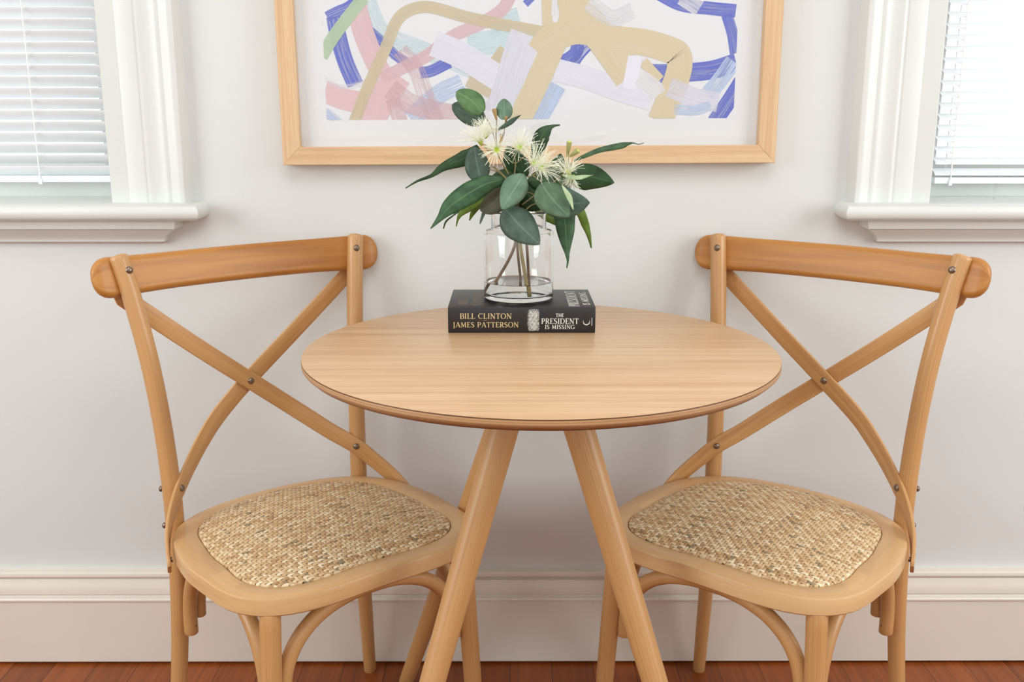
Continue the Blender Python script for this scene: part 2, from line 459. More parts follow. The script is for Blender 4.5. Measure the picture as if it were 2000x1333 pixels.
    # jamb strip the blind runs against
    mb = MB(); mb.box((min(x_in + s*.001, x_in - s*0.008), 0.046, 0.9225), (max(x_in + s*.001, x_in - s*0.008), 0.098, 1.95)); mb.box((min(far, far + s*0.006), 0.046, 0.9225), (max(far, far + s*0.006), 0.098, 1.95)); fin(mb, 'jamb', M['trim'])
    return root, far

window(1, 1, -0.7132, -0.5826, -0.5746, -0.548, -0.645, 'left')
window(2, -1, 0.7550, 0.6206, 0.6140, 0.5935, 0.688, 'right')

def blind(x0, x1, zb, label, tapes, rod=None, TILT=38, pitch=0.0199):
    root = empty('venetian_blind', ((x0+x1)/2, 0.072, zb)); tag(root, label, 'blind', 'venetian blinds in the windows')
    ox, oy, oz = root.location
    mb = MB(); z = zb + 0.021; i = 0
    ang = math.radians(TILT)
    while z < 1.90:
        P = []
        for k in range(7):
            t_ = -0.0125 + 0.025*k/6
            c = (0.0016 if ang > 0 else -0.0016)*(1 - (t_/0.0125)**2)
            y = 0.072 + t_*math.cos(ang) - c*math.sin(ang)
            zz = z + t_*math.sin(ang) + c*math.cos(ang)
            P.append((y, zz))
        V = [(x, y, zz) for x in (x0, x1) for y, zz in P] + [(x, y, zz - 0.0004) for x in (x0, x1) for y, zz in P]
        F = [(j, j+1, 8+j, 7+j) for j in range(6)] + [(14+7+j, 14+8+j, 14+j+1, 14+j) for j in range(6)]
        F += [(0, 7, 21, 14), (6, 20, 27, 13)]
        mb.add([(a-ox, b-oy, c-oz) for a, b, c in V], F)
        z += pitch
    mb.build('slats', M['blind'], root, 60)
    def bx(a, b, name, mat, r=0.0):
        m2 = MB(); m2.box(tuple(np.array(a) - (ox, oy, oz)), tuple(np.array(b) - (ox, oy, oz))); return m2.build(name, mat, root)
    bx((x0, 0.060, zb), (x1, 0.084, zb + 0.011), 'bottom_rail', M['blind'])
    bx((x0, 0.055, 1.905), (x1, 0.09, 1.94), 'head_rail', M['blind'])
    for tx in tapes:
        m2 = MB()
        for yy in (0.0585, 0.0855): m2.box((tx-0.0009-ox, yy-0.0006-oy, 0.006), (tx+0.0009-ox, yy+0.0006-oy, 1.905-oz))
        zz = zb + 0.021; 
        while zz < 1.9:
            V, F, U = sweep([(tx-ox, 0.0585-oy, zz-oz-0.0115*math.sin(ang)-.0006), (tx-ox, 0.0855-oy, zz-oz+0.0115*math.sin(ang)-.0012)], circ(0.0005, 6)); m2.add(V, F, U); zz += pitch
        m2.build('ladder_cord', M['cord'], root)
        m3 = MB(); m3.box((tx-0.003-ox, 0.0575-oy, -0.0035), (tx+0.003-ox, 0.0600-oy, 0.006)); m3.build('cord_clip', M['blind'], root)
    if rod:
        m2 = MB(); V, F, U = tube([(rod-ox, 0.050-oy, 1.9-oz), (rod-ox, 0.050-oy, 1.0-oz), (rod-.004-ox, 0.050-oy, 0.966-oz)], 0.0022, 20, 8); m2.add(V, F, U)
        m2.build('tilt_rod', M['pane'], root)
    return root
blind(-1.500, -0.7235, 0.955, 'white venetian blind with closed-looking slats in the left window', (-0.865, -1.37), TILT=-44)
blind(0.7860, 1.542, 0.952, 'white venetian blind glowing brightly in the right window', (0.8145, 1.42), rod=0.896, TILT=28)

# ------------------------------------------------------------------ the chairs
SR = [.22035, .03998, -.00963, -.00455, -.01179, -.00467, .0005]
def seat_r(th):
    th = math.atan2(math.sin(th), math.cos(th))
    return sum(c*math.cos(k*th) for k, c in enumerate(SR)) + 0.004*math.exp(-((abs(th)-0.72)/0.25)**2) - 0.0065*math.exp(-((abs(th)-1.14)/0.2)**2)
def inset(th):
    d = abs(math.degrees(math.atan2(math.sin(th), math.cos(th))))
    return float(np.interp(d, [0, 42, 66, 100, 119, 149, 180], [.036, .037, .044, .041, .034, .026, .019]))
VC = -0.11; HS = 0.4325
POSTZ = [0.0018, .1, .2, .3, .4, .5, .6, .7, .8, .845, .862]
POSTU = [.1975, .1869, .1788, .1740, .1721, .1731, .1772, .1853, .1983, .2058, .2092]
POSTV = [-.2780, -.2650, -.2565, -.2509, -.2487, -.2502, -.2556, -.2656, -.2811, -.2898, -.2935]
def ptube(root, name, P, r, mat=None, **k):
    mb = MB(); V, F, U = tube(P, r, **k); mb.add(V, F, U); return mb.build(name, mat or M['chair'], root)

def bolt(root, p, d, r=0.0058, h=0.0034):
    d = Vector(d).normalized()
    prof = [(0.0001, h), (r*0.3, h*0.96), (r*0.6, h*0.78), (r*0.85, h*0.45), (r*0.98, h*0.12), (r, 0.0), (r*0.95, -0.002), (0.0001, -0.002)]
    V, F, U = lathe(prof, 18)
    q = Vector((0, 0, 1)).rotation_difference(d)
    V = [q @ Vector(v) + Vector(p) for v in V]
    return MB().add(V, F, U).build('bolt', M['bolt'], root, 60)

def make_chair():
    root = empty('crossback_chair', (0, 0, 0))
    # back posts running down into the rear legs
    for s in (1, -1):
        P = [(s*u, v, z) for u, v, z in zip(POSTU, POSTV, POSTZ)]
        ptube(root, 'back_post', P, [.0118, .0130, .0140, .0148, .0150, .0148, .0145, .0145, .0145, .0145, .0142], n=44, caps=('flat', 'round'), capr=0.35)
    # top rail
    P = []; S = []; RL = 0.2525; RE = 0.030
    us = [RL*math.sin(PI/2*0)]
    us = list(np.linspace(-(RL-RE), RL-RE, 36))
    endu = [RL - RE + RE*math.sin(PI/2*j/9) for j in range(1, 10)]
    us = [-e for e in reversed(endu)] + us + endu
    n = len(us)
    for u in us:
        v = -0.3225 + 0.0300*(u/0.25)**2
        P.append((u, v, 0.8315))
        e = max(0.0, (abs(u) - (RL - RE))/RE)
        k = max(0.04, (1 - e**2.3)**(1/2.1)) if e < 1 else 0.04
        sw = 1 + 0.10*max(0, (abs(u)-.12)/0.13)**1.5
        S.append((k*sw, max(0.22, (1 - max(0, e)**3.2)**0.5 if e < 1 else .22)))
    tilt = math.radians(11)
    ups = [(0, math.cos(tilt), math.sin(tilt))]*n
    prof = rrect(0.0595, 0.020, 0.0096, 6)
    V, F, U = sweep(P, prof, ups=ups, scales=S)
    MB().add(V, F, U).build('top_rail', M['rail'], root, 50)
    # crossed bentwood straps
    def strap(s, lift):
        P = [(s*.214, -.3090, .806), (s*.155, -.3120 + lift*.2, .7545), (s*.080, -.3150 + lift*.7, .6905), (0, -.3155 + lift, .6246), (s*-.061, -.3087 + lift*.4, .5743), (s*-.0996, -.2908 + lift*.2, .5412), (s*-.1305, -.2690, .5144), (s*-.162, -.2385, .489),
             (s*-.187, -.2145, .461), (s*-.2065, -.186, .435), (s*-.217, -.160, .413), (s*-.2225, -.142, .400)]
        N = [(0, 1, 0), (0, 1, 0), (0, 1, 0), (0, 1, 0), (s*.12, 1, .0), (s*.28, .96, 0), (s*.46, .89, 0), (s*.62, .78, .0), (s*.80, .55, .0), (s*.88, .42, .0), (s*.93, .34, 0), (s*.95, .25, 0)]
        C = catmull(P, 60); NN = catmull(N, 60)
        sc_ = [(1 if i < 58 else (0.9 if i == 58 else 0.6), 1) for i in range(60)]
        sc_[0] = (.5, 1)
        V, F, U = sweep(C, rrect(0.0295, 0.0056, 0.0020, 3), ups=NN, scales=sc_)
        MB().add(V, F, U).build('cross_strap', M['strap'], root, 40)
    strap(1, 0.0045); strap(-1, -0.0035)
    # bolts
    for s in (1, -1):
        bolt(root, (s*.2004, -.2750, .844), (0, 1, .2))
        bolt(root, (s*.1605, -.2345, .489), (-s*.62, .78, .05))
        bolt(root, (s*.1862, -.2605, .486), (s*.8, -.55, 0), 0.005)
        bolt(root, (s*.1875, -.2560, .424), (s*.9, -.35, 0), 0.005)
        bolt(root, (s*.2135, -.1580, .408), (s*.95, -.25, -.1), 0.004, 0.002)
    bolt(root, (0, -.3080, .6246), (0, 1, 0))
    # seat ring: outer band with eased edges
    n = 120; V = []; F = []; U = []
    def ring(off, z, inner=False):
        for j in range(n):
            th = 2*PI*j/n
            r = (seat_r(th) - off) if not inner else (seat_r(th) - inset(th) - off)
            V.append((r*math.sin(th), VC + r*math.cos(th), z))
    lv = [(0.003, .4050), (0.0, .4080), (0.0, .4290), (0.0010, .4315), (0.0032, .4325)]
    for off, z in lv: ring(off, z)
    ring(-0.002, .4325, True); ring(0.0, .4312, True); ring(0.0005, .4275, True); ring(0.0005, .4050, True)
    k = len(lv) + 4
    for i in range(k):
        i2 = (i+1) % k
        for j in range(n):
            j2 = (j+1) % n
            F.append((i*n+j, i*n+j2, i2*n+j2, i2*n+j))
            u0 = i*0.012; L0 = j*0.0115
            U.append([(u0, L0), (u0, L0+.0115), (u0+.012, L0+.0115), (u0+.012, L0)])
    F = [tuple(reversed(f)) for f in F]; U = [list(reversed(u)) for u in U]
    MB().add(V, F, U).build('seat_frame', M['seat'], root, 35)
    # woven rattan panel built strand by strand over a low dome
    def hgt(x, y):
        th = math.atan2(x, y - VC); r = math.hypot(x, y - VC); R = seat_r(th) - inset(th) - 0.0012
        q = r/R
        if q > 1: x, y, q = x/q, VC + (y-VC)/q, 1.0
        z = HS + 0.0005 + 0.0115*(1 - q*q) + 0.0030*(1 - q**14) - (0.0030 if q >= 0.999 else 0)
        return x, y, z
    rng = random.Random(3)
    cell = 0.0054
    V = []; F = []; A = []
    def inside(x, y, m=0.0):
        th = math.atan2(x, y - VC); return math.hypot(x, y - VC) < seat_r(th) - inset(th) + m
    wc = [min(1, max(.3, rng.gauss(.6, .2))) for _ in range(120)]; wr = [min(1, max(.3, rng.gauss(.58, .2))) for _ in range(120)]
    def strand(cx, cy, dx, dy, half, wid, col, lift):
        b = len(V); NL, NW = 6, 3
        for i in range(NL+1):
            t_ = -1 + 2*i/NL
            for j in range(NW+1):
                w_ = -1 + 2*j/NW
                x = cx + dx*half*t_ - dy*wid*w_; y = cy + dy*half*t_ + dx*wid*w_
                x, y, z = hgt(x, y)
                z += lift*(1 - t_**4) - 0.0009*w_*w_ - 0.0004
                V.append((x, y, z))
        for i in range(NL):
            for j in range(NW):
                a = b + i*(NW+1) + j
                F.append((a, a+1, a+NW+2, a+NW+1)); A.append(col)
    nx, ny = 78, 80
    for j in range(ny):
        cy = -0.30 + (j+.5)*cell
        for i in range(nx):
            cx = -0.2106 + (i+.5)*cell
            ph = (i + j) % 3
            if not (inside(cx + cell*.5, cy, 0.0075) if ph == 0 else inside(cx, cy, 0.0055)): continue
            if ph == 0:
                strand(cx + cell*.5, cy, 1, 0, cell*1.12, cell*.46, min(1, max(0, wr[j] + rng.gauss(0, .16) - (.35 if rng.random() < .03 else 0))), 0.0016)
            elif ph == 2:
                strand(cx, cy, 0, 1, cell*.72, cell*.44, min(1, max(0, wc[i] - .08 + rng.gauss(0, .18) - (.4 if rng.random() < .03 else 0))), 0.0012)
    o = build('woven_seat', V, [tuple(reversed(f)) for f in F], M['rattan'], root, smooth=60)
    at = o.data.attributes.new('strand', 'FLOAT', 'FACE'); at.data.foreach_set('value', A)
    # backing under the weave
    V = [(0, VC, HS + .012)]; F = []
    rs = [0.25, .5, .75, .9, .97, 1.0]
    for q in rs:
        for j in range(72):
            th = 2*PI*j/72; R = (seat_r(th) - inset(th) - .001)*q
            x, y, z = hgt(R*math.sin(th)*.999, VC + R*math.cos(th)*.999); V.append((x, y, z - 0.0016))
    for j in range(72): F.append((0, 1 + (j+1) % 72, 1 + j))
    for i in range(len(rs)-1):
        for j in range(72):
            a = 1 + i*72; F.append((a + j, a + (j+1) % 72, a + 72 + (j+1) % 72, a + 72 + j))
    bk = build('seat_backing', V, F, M['rattan_under'], o, smooth=60)
    # front legs
    for s in (1, -1):
        ptube(root, 'front_leg', [(s*.1655, .0850, .4050), (s*.176, .0905, .2), (s*.186, .096, 0.0018)], [.0150, .0150, .0140, .0122], n=20, caps=('flat', 'flat'))
    # bentwood braces under the seat
    def arc(a, b, z0, z1, zt):
        P = []; a = np.array(a, float); b = np.array(b, float)
        for i in range(25):
            t_ = i/24; c = math.cos(PI*(1-t_)); si = math.sin(PI*t_)
            f = 0.5 + 0.5*math.copysign(abs(c)**0.86, c)
            zz = (z0 + (z1-z0)*t_) + (zt - (z0 + (z1-z0)*t_))*si**0.80
            p = a + (b-a)*f; P.append((p[0], p[1], zz))
        return P
    rb = 0.0114
    ptube(root, 'brace', arc((-.1500, .0800), (.1500, .0800), .255, .255, .392), rb, n=60, capr=.35)
    ptube(root, 'brace', arc((-.1500, -.2330), (.1500, -.2330), .262, .262, .392), rb, n=60, capr=.35)
    for s in (1, -1):
        ptube(root, 'brace', arc((s*.1690, -.2230), (s*.1660, .0600), .240, .250, .392), rb, n=60, capr=.35)
        bolt(root, (s*.1660, -.2130, .253), (0, 1, -.3), 0.0036, 0.0008)
    return root

def copy_tree(o, parent=None):
    c = o.copy(); COL.objects.link(c)
    if parent: c.parent = parent
    for ch in list(o.children):
        copy_tree(ch, c)
    return c

chair = make_chair()
chair2 = copy_tree(chair)
def place(o, x, y, a, label):
    o.location = (x, y, 0); o.rotation_euler = (0, 0, a - PI/2)
    tag(o, label, 'chair', 'crossback dining chairs at the round table')
place(chair, -0.25700, -0.36232, -0.892123, 'honey wood crossback chair with woven rattan seat left of the round table')
place(chair2, 0.35221, -0.36250, -2.256747, 'honey wood crossback chair with woven rattan seat right of the round table')

# ------------------------------------------------------------------ the table
TX, TY, TZ, TR = 0.04393, -0.37783, 0.745, 0.34187
tab = empty('round_table', (TX, TY, 0)); tag(tab, 'small round pale oak table with four splayed tapered legs', 'table')
prof = [(0.0001, TZ), (TR - .0012, TZ), (TR - .0003, TZ - .0004), (TR, TZ - .0012), (TR, TZ - .0085), (TR - .0010, TZ - .0100), (TR - .0075, TZ - .0160), (TR - .010, TZ - .0165), (0.0001, TZ - .0165)]
V, F, U = lathe(prof, 180)
V = [(x, y, z - TZ) for x, y, z in V]
F = [tuple(reversed(f)) for f in F]; U = [list(reversed(u)) for u in U]
mi = [0 if i//180 == 0 else 1 for i in range(len(F))]
F = [tuple(reversed(f)) for f in F]; U = [list(reversed(u)) for u in U]
topo = build('tabletop', V, F, [M['top'], M['ply']], tab, U, mi, 30); topo.location = (0, 0, TZ)
for tp, ft in (((.0173, -.4056), (-.1969, -.6296)), ((.0717, -.4044), (.2957, -.6187)), ((.0270, -.3060), (-.2018, -.0660)), ((.0683, -.3060), (.2811, -.0660))):
    mb = MB(); V, F, U = tube([(tp[0]-TX, tp[1]-TY, .7285), (ft[0]-TX, ft[1]-TY, .0018)], [.0232, .0147] if ft[1] < -.3 else [.0222, .0140], n=30, seg=32, caps=('flat', 'flat'))
    V = [(x, y, min(max(z, 0.0), .7284)) for x, y, z in V]
    mb.add(V, F, U).build('leg', M['tleg'], tab, 50)
mb = MB(); V, F, U = lathe([(0.0001, .716), (.092, .716), (.095, .718), (.095, .7285), (.0001, .7285)], 48); mb.add(V, F, U).build('mounting_plate', M['tleg'], tab)

# ------------------------------------------------------------------ the book
BX, BZ, BT = 0.01875, 0.7452, 0.0412
bk = empty('book', (BX, -0.279, BZ)); tag(bk, 'thick black paperback lying flat on the table under the glass vase', 'book')
M['cover'] = paint('black_cover', (34, 31, 32), 0.33, 0.12, 40)
M['pages'] = wood_obj('page_block', (196, 184, 160), (212, 202, 180), (224, 214, 194), 0, 0.9, (2, 900), 0, 0.3, 0.5)
HL = 0.1145; BD = 0.154
prof = [(0.0, 0.0006)]
sp = []
for i in range(9):
    a = i/8; z = 0.0035 + (BT - 0.007)*a
    sp.append((-0.0014*math.sin(PI*a), z))
outer = [(BD, 0.0)] + [(0.004, 0.0), (0.0012, 0.001)] + sp + [(0.0012, BT - .0010), (0.004, BT)] + [(BD, BT)]
inner = [(BD, BT - .0006), (0.005, BT - .0008)] + [(0.0012, z) for _, z in reversed(sp)] + [(0.005, .0008), (BD, 0.0006)]
pr = outer + inner
k = len(pr); V = [(x, y, z) for x in (-HL, HL) for y, z in pr]
F = [(j, (j+1) % k, k + (j+1) % k, k + j) for j in range(k)]
no = len(outer); ni = len(inner)
for j in range(no - 1):                     # end strips between outer and inner skins
    i0 = j; i1 = j + 1
    a0 = k - 1 - min(i0, ni-1); a1 = k - 1 - min(i1, ni-1)
    if j >= no - 1: break
    f = [i0, i1, a1, a0]
    f = list(dict.fromkeys(f))
    if len(f) > 2: F.append(tuple(f)); F.append(tuple(reversed([q + k for q in f])))
cv = MB().add(V, F).build('cover', M['cover'], bk, 35)
mb = MB(); mb.box((-HL + .0012, .0016, .0009), (HL - .0012, BD - .0008, BT - .0009)); mb.build('page_block', M['pages'], bk)

# lettering: serif capitals drawn from thick and thin strokes
def L_(x0, y0, x1, y1, w): return ('l', x0, y0, x1, y1, w)
def A_(cx, cy, rx, ry, a0, a1, w0, w1=None): return ('a', cx, cy, rx, ry, a0, a1, w0, w1 or w0)
TH, TN = .16, .07
def ser(x, y, w=.26): return L_(x - w/2, y, x + w/2, y, .05)
G = {
 'B': (.62, [L_(.12, 0, .12, 1, TH), ser(.1, .02, .2), ser(.1, .98, .2), L_(.12, .97, .36, .97, TN), L_(.12, .52, .38, .52, TN), L_(.12, .03, .38, .03, TN), A_(.34, .745, .18, .225, -90, 90, TN, TH), A_(.38, .275, .19, .245, -90, 90, TN, TH)]),
 'I': (.34, [L_(.17, 0, .17, 1, TH), ser(.17, .02), ser(.17, .98)]),
 'L': (.58, [L_(.15, 0, .15, 1, TH), ser(.15, .98), ser(.1, .02, .2), L_(.15, .03, .52, .03, TN), L_(.53, 0, .55, .22, TN)]),
 'C': (.74, [A_(.42, .5, .34, .48, 48, 312, TN, TH), L_(.66, .80, .67, .95, TN)]),
 'O': (.84, [A_(.42, .5, .35, .48, 0, 360, TH, TH)]),
 'N': (.80, [L_(.14, 0, .14, 1, TN), L_(.14, .97, .66, .03, TH), L_(.66, 0, .66, 1, TN), ser(.14, .02), ser(.10, .98, .2), ser(.66, .98)]),
 'T': (.66, [L_(.33, 0, .33, 1, TH), ser(.33, .02), L_(.04, .97, .62, .97, TN), L_(.04, .80, .04, .98, TN), L_(.62, .80, .62, .98, TN)]),
 'J': (.40, [L_(.24, .0, .24, 1, TH), ser(.24, .98), A_(.08, .0, .16, .2, -80, 0, TN, TH)]),
 'A': (.76, [L_(.08, 0, .38, 1, TN), L_(.38, 1, .68, 0, TH), L_(.2, .33, .56, .33, TN), ser(.09, .02, .22), ser(.67, .02, .24)]),
 'M': (.94, [L_(.14, 0, .17, 1, TN), L_(.17, .97, .46, .1, TH), L_(.46, .1, .75, .97, TN), L_(.75, 1, .79, 0, TH), ser(.14, .02, .22), ser(.79, .02, .24)]),
 'E': (.60, [L_(.15, 0, .15, 1, TH), ser(.12, .02, .2), ser(.12, .98, .2), L_(.15, .97, .52, .97, TN), L_(.15, .52, .42, .52, TN), L_(.15, .03, .54, .03, TN), L_(.52, .82, .52, .98, TN), L_(.55, .02, .56, .2, TN)]),
 'S': (.54, [A_(.27, .73, .18, .24, 30, 250, TN, TH), A_(.27, .27, .19, .25, -150, 90, TN, TH), L_(.14, .60, .40, .42, TH)]),
 'P': (.60, [L_(.15, 0, .15, 1, TH), ser(.15, .02), ser(.12, .98, .2), L_(.15, .97, .34, .97, TN), L_(.15, .46, .34, .46, TN), A_(.33, .715, .21, .255, -90, 90, TN, TH)]),
 'R': (.68, [L_(.15, 0, .15, 1, TH), ser(.15, .02), ser(.12, .98, .2), L_(.15, .97, .34, .97, TN), L_(.15, .5, .34, .5, TN), A_(.33, .735, .2, .235, -90, 90, TN, TH), L_(.34, .5, .62, .0, TH)]),
 'H': (.80, [L_(.15, 0, .15, 1, TH), L_(.65, 0, .65, 1, TH), L_(.15, .5, .65, .5, TN), ser(.15, .02), ser(.15, .98), ser(.65, .02), ser(.65, .98)]),
 'D': (.80, [L_(.15, 0, .15, 1, TH), ser(.12, .02, .2), ser(.12, .98, .2), L_(.15, .97, .36, .97, TN), L_(.15, .03, .36, .03, TN), A_(.36, .5, .36, .47, -90, 90, TN, TH)]),
 'G': (.80, [A_(.42, .5, .34, .48, 48, 335, TN, TH), L_(.66, .80, .67, .95, TN), L_(.70, .08, .70, .42, TH), ser(.68, .43, .26)]),
 ' ': (.34, []),
}
def text_quads(s, bold=1.0, gap=.06):
    Q = []; x = 0
    for ch in s:
        w_, st = G[ch]
        for e in st:
            if e[0] == 'l':
                _, x0, y0, x1, y1, tw = e; tw *= bold; dx, dy = x1-x0, y1-y0; L = math.hypot(dx, dy) or 1; nx_, ny_ = -dy/L*tw/2, dx/L*tw/2
                Q.append([(x+x0+nx_, y0+ny_), (x+x0-nx_, y0-ny_), (x+x1-nx_, y1-ny_), (x+x1+nx_, y1+ny_)])
            else:
                _, cx, cy, rx, ry, a0, a1, w0, w1 = e; n_ = max(4, int(abs(a1-a0)/18)); pp = []
                for i in range(n_+1):
                    a = math.radians(a0 + (a1-a0)*i/n_); tw = (w0 + (w1-w0)*abs(math.cos(a)))*bold if w0 != w1 else (TN + (TH-TN)*abs(math.cos(a)))*bold
                    c, s_ = math.cos(a), math.sin(a)
                    pp.append(((x+cx+(rx+tw/2)*c, cy+(ry+tw/2*.8)*s_), (x+cx+(rx-tw/2)*c, cy+(ry-tw/2*.8)*s_)))
                for i in range(n_): Q.append([pp[i][0], pp[i][1], pp[i+1][1], pp[i+1][0]])
        x += w_ + gap
    return Q, x - gap
def spine_y(z): return -0.0014*math.sin(PI*min(1, max(0, (z - .0035)/(BT - .007)))) - 0.00022
def letter(name, rows, mat, bold=1.0):
    """rows: (text, x0, x1, z0, z1) on the spine in metres from the book centre"""
    mb = MB()
    for s, x0, x1, z0, z1 in rows:
        Q, W_ = text_quads(s, bold)
        for q in Q:
            P = [(x0 + p[0]/W_*(x1-x0), z0 + p[1]*(z1-z0)) for p in q]
            V = [(a, spine_y(b), b) for a, b in P] + [(a, spine_y(b) + .0003, b) for a, b in P]
            mb.add(V, [(0, 1, 2, 3), (0, 4, 5, 1), (1, 5, 6, 2), (2, 6, 7, 3), (3, 7, 4, 0)])
    return mb.build(name, mat, bk, 0)
def letter_top(name, rows, mat, bold=1.0):
    """rows: (text, xa, xb, y0, y1): caps rise towards -x from xb to xa, text reads away from the spine"""
    mb = MB()
    for s, xa, xb, y0, y1 in rows:
        Q, W_ = text_quads(s, bold)
        for q in Q:
            P = [(xb + p[1]*(xa-xb), y0 + p[0]/W_*(y1-y0)) for p in q]
            V = [(a, b, BT + .00006) for a, b in P] + [(a, b, BT) for a, b in P]
            mb.add(V, [(0, 1, 2, 3), (0, 4, 5, 1), (1, 5, 6, 2), (2, 6, 7, 3), (3, 7, 4, 0)])
    return mb.build(name, mat, bk, 0)
def sx(px): return -0.0955 + (px - 876)/1251 - BX
def sz(py): return (651 - py)/1244
M['gold'] = simple('gold_foil', (214, 190, 140), 0.5, 0.15); M['silver'] = simple('silver_foil', (222, 220, 216), 0.5, 0.1)
M['dullgold'] = simple('dull_gold_print', (120, 104, 84), 0.5, 0.2); M['red'] = simple('dark_red_print', (110, 36, 36), 0.6)
letter('author_lettering', [('BILL CLINTON', sx(899), sx(999.5), sz(622.5), sz(612)), ('JAMES PATTERSON', sx(884.5), sx(1013), sz(639.5), sz(629))], M['gold'], .88)
letter('title_lettering', [('THE', sx(1085), sx(1101), sz(619), sz(612.3)), ('PRESIDENT', sx(1057), sx(1129.5), sz(632.5), sz(621.8)), ('IS MISSING', sx(1064), sx(1122), sz(643), sz(634.5))], M['silver'], .95)
letter_top('cover_title_lettering', [('PRESIDENT', .0735, .0905, .006, .138), ('IS MISSING', .0965, .1080, .018, .128)], M['silver'], 1.05)
letter_top('cover_author_lettering', [('BILL', -.1000, -.0860, .022, .070), ('CLINTON', -.0800, -.0640, .018, .130)], M['dullgold'], 1.0)
letter_top('cover_author_lettering', [('JAMES', -.040, -.026, .018, .07), ('PATTERSON', -.020, -.004, .018, .130)], M['dullgold'], 1.0)
# rule, crescent publisher mark, torn photo band
mb = MB()
for a, b in ((931, 944), (952, 968)): z = sz(625.5); mb.add([(sx(a), spine_y(z), z-.0004), (sx(b), spine_y(z), z-.0004), (sx(b), spine_y(z), z+.0004), (sx(a), spine_y(z), z+.0004)], [(0, 1, 2, 3)])
mb.build('rule', M['red'], bk, 0)
mb = MB(); z = sz(625.5); mb.add([(sx(945), spine_y(z), z-.0007), (sx(951), spine_y(z), z-.0007), (sx(951), spine_y(z), z+.0007), (sx(945), spine_y(z), z+.0007)], [(0, 1, 2, 3)]); mb.build('small_print', M['dullgold'], bk, 0)
mb = MB(); cx, cz = sx(1144.8), sz(628.5); q = []
for i in range(33):
    a = math.radians(-215 + 250*i/32); f = math.sin(PI*i/32); r0 = .0054; r1 = r0 - .0017*f
    q.append(((cx + r0*math.cos(a), cz + r0*math.sin(a)), (cx + .0004*0 + r1*math.cos(a), cz + r1*math.sin(a))))
for i in range(32):
    P = [q[i][0], q[i+1][0], q[i+1][1], q[i][1]]; mb.add([(a, spine_y(b), b) for a, b in P], [(0, 1, 2, 3)])
rg = random.Random(5)
for i in range(9):
    z0 = cz - .006 + i*.0014; mb.add([(cx+.0078, spine_y(z0), z0), (cx+.0078+.0008+.0006*rg.random(), spine_y(z0), z0), (cx+.0092, spine_y(z0), z0+.0008), (cx+.0078, spine_y(z0), z0+.0008)], [(0, 1, 2, 3)])
mb.build('publisher_mark', M['silver'], bk, 0)
mb = MB(); mb2 = MB()
rg = random.Random(11)
for i in range(84):
    for j in range(34):
        fx, fz = j/34, i/84
        a = 1030 + 23*fx; c_ = 604 + 43*fz
        edge = abs(fx - .5)*2; ez = abs(fz - .5)*2
        pr_ = 0.93 - 0.75*edge**3 - 0.55*ez**6
        if rg.random() > pr_: continue
        x, z = sx(a), sz(c_); s1 = .00028; s2 = .00022
        (mb if rg.random() < .62 + .25*math.sin(fx*19)*math.cos(fz*23) else mb2).add([(x, spine_y(z), z - s2), (x + 2*s1, spine_y(z), z - s2), (x + 2*s1, spine_y(z), z + s2), (x, spine_y(z), z + s2)], [(0, 1, 2, 3)])
M['greyprint'] = simple('grey_photo_print', (120, 122, 118), 0.5)
mb.build('spine_picture', M['silver'], bk, 0); mb2.build('spine_picture', M['greyprint'], bk, 0)

# ------------------------------------------------------------------ vase, water
VX, VY, VZ = 0.01455, -0.2025, BZ + BT + 0.0004
vase = None
R0, RN = 0.0561, 0.0436
prof = [(0.0001, .0000), (.050, .0000), (.0540, .0010), (R0, .0035), (R0 + .0002, .050), (R0, .1045), (.0552, .1085), (.0530, .1105), (.0475, .1118), (.0446, .1130), (RN, .1160), (RN, .134), (.0445, .1385), (.0450, .1400), (.0440, .1412),
        (.0425, .1405), (.0413, .1370), (.0410, .1170), (.0416, .1130), (.0430, .1105), (.0490, .1090), (.0520, .1065), (.0530, .1030), (.0532, .050), (.0530, .0120), (.0515, .0095), (.047, .0082), (.0001, .0078)]
V, F, U = lathe(prof, 96)
vase = MB().add(V, F, U).build('glass_vase', M['glass'], None, 60, loc=(VX, VY, VZ)); tag(vase, 'clear glass bottle-necked vase standing on the black book', 'vase')
prof = [(0.0001, .00785), (.0470, .0083), (.0516, .0096), (.0531, .0122), (.0532, .0290), (.0527, .0283), (.050, .0278), (.0001, .0277)]
V, F, U = lathe(prof, 96)
MB().add(V, F, U).build('water', M['water'], vase, 60)
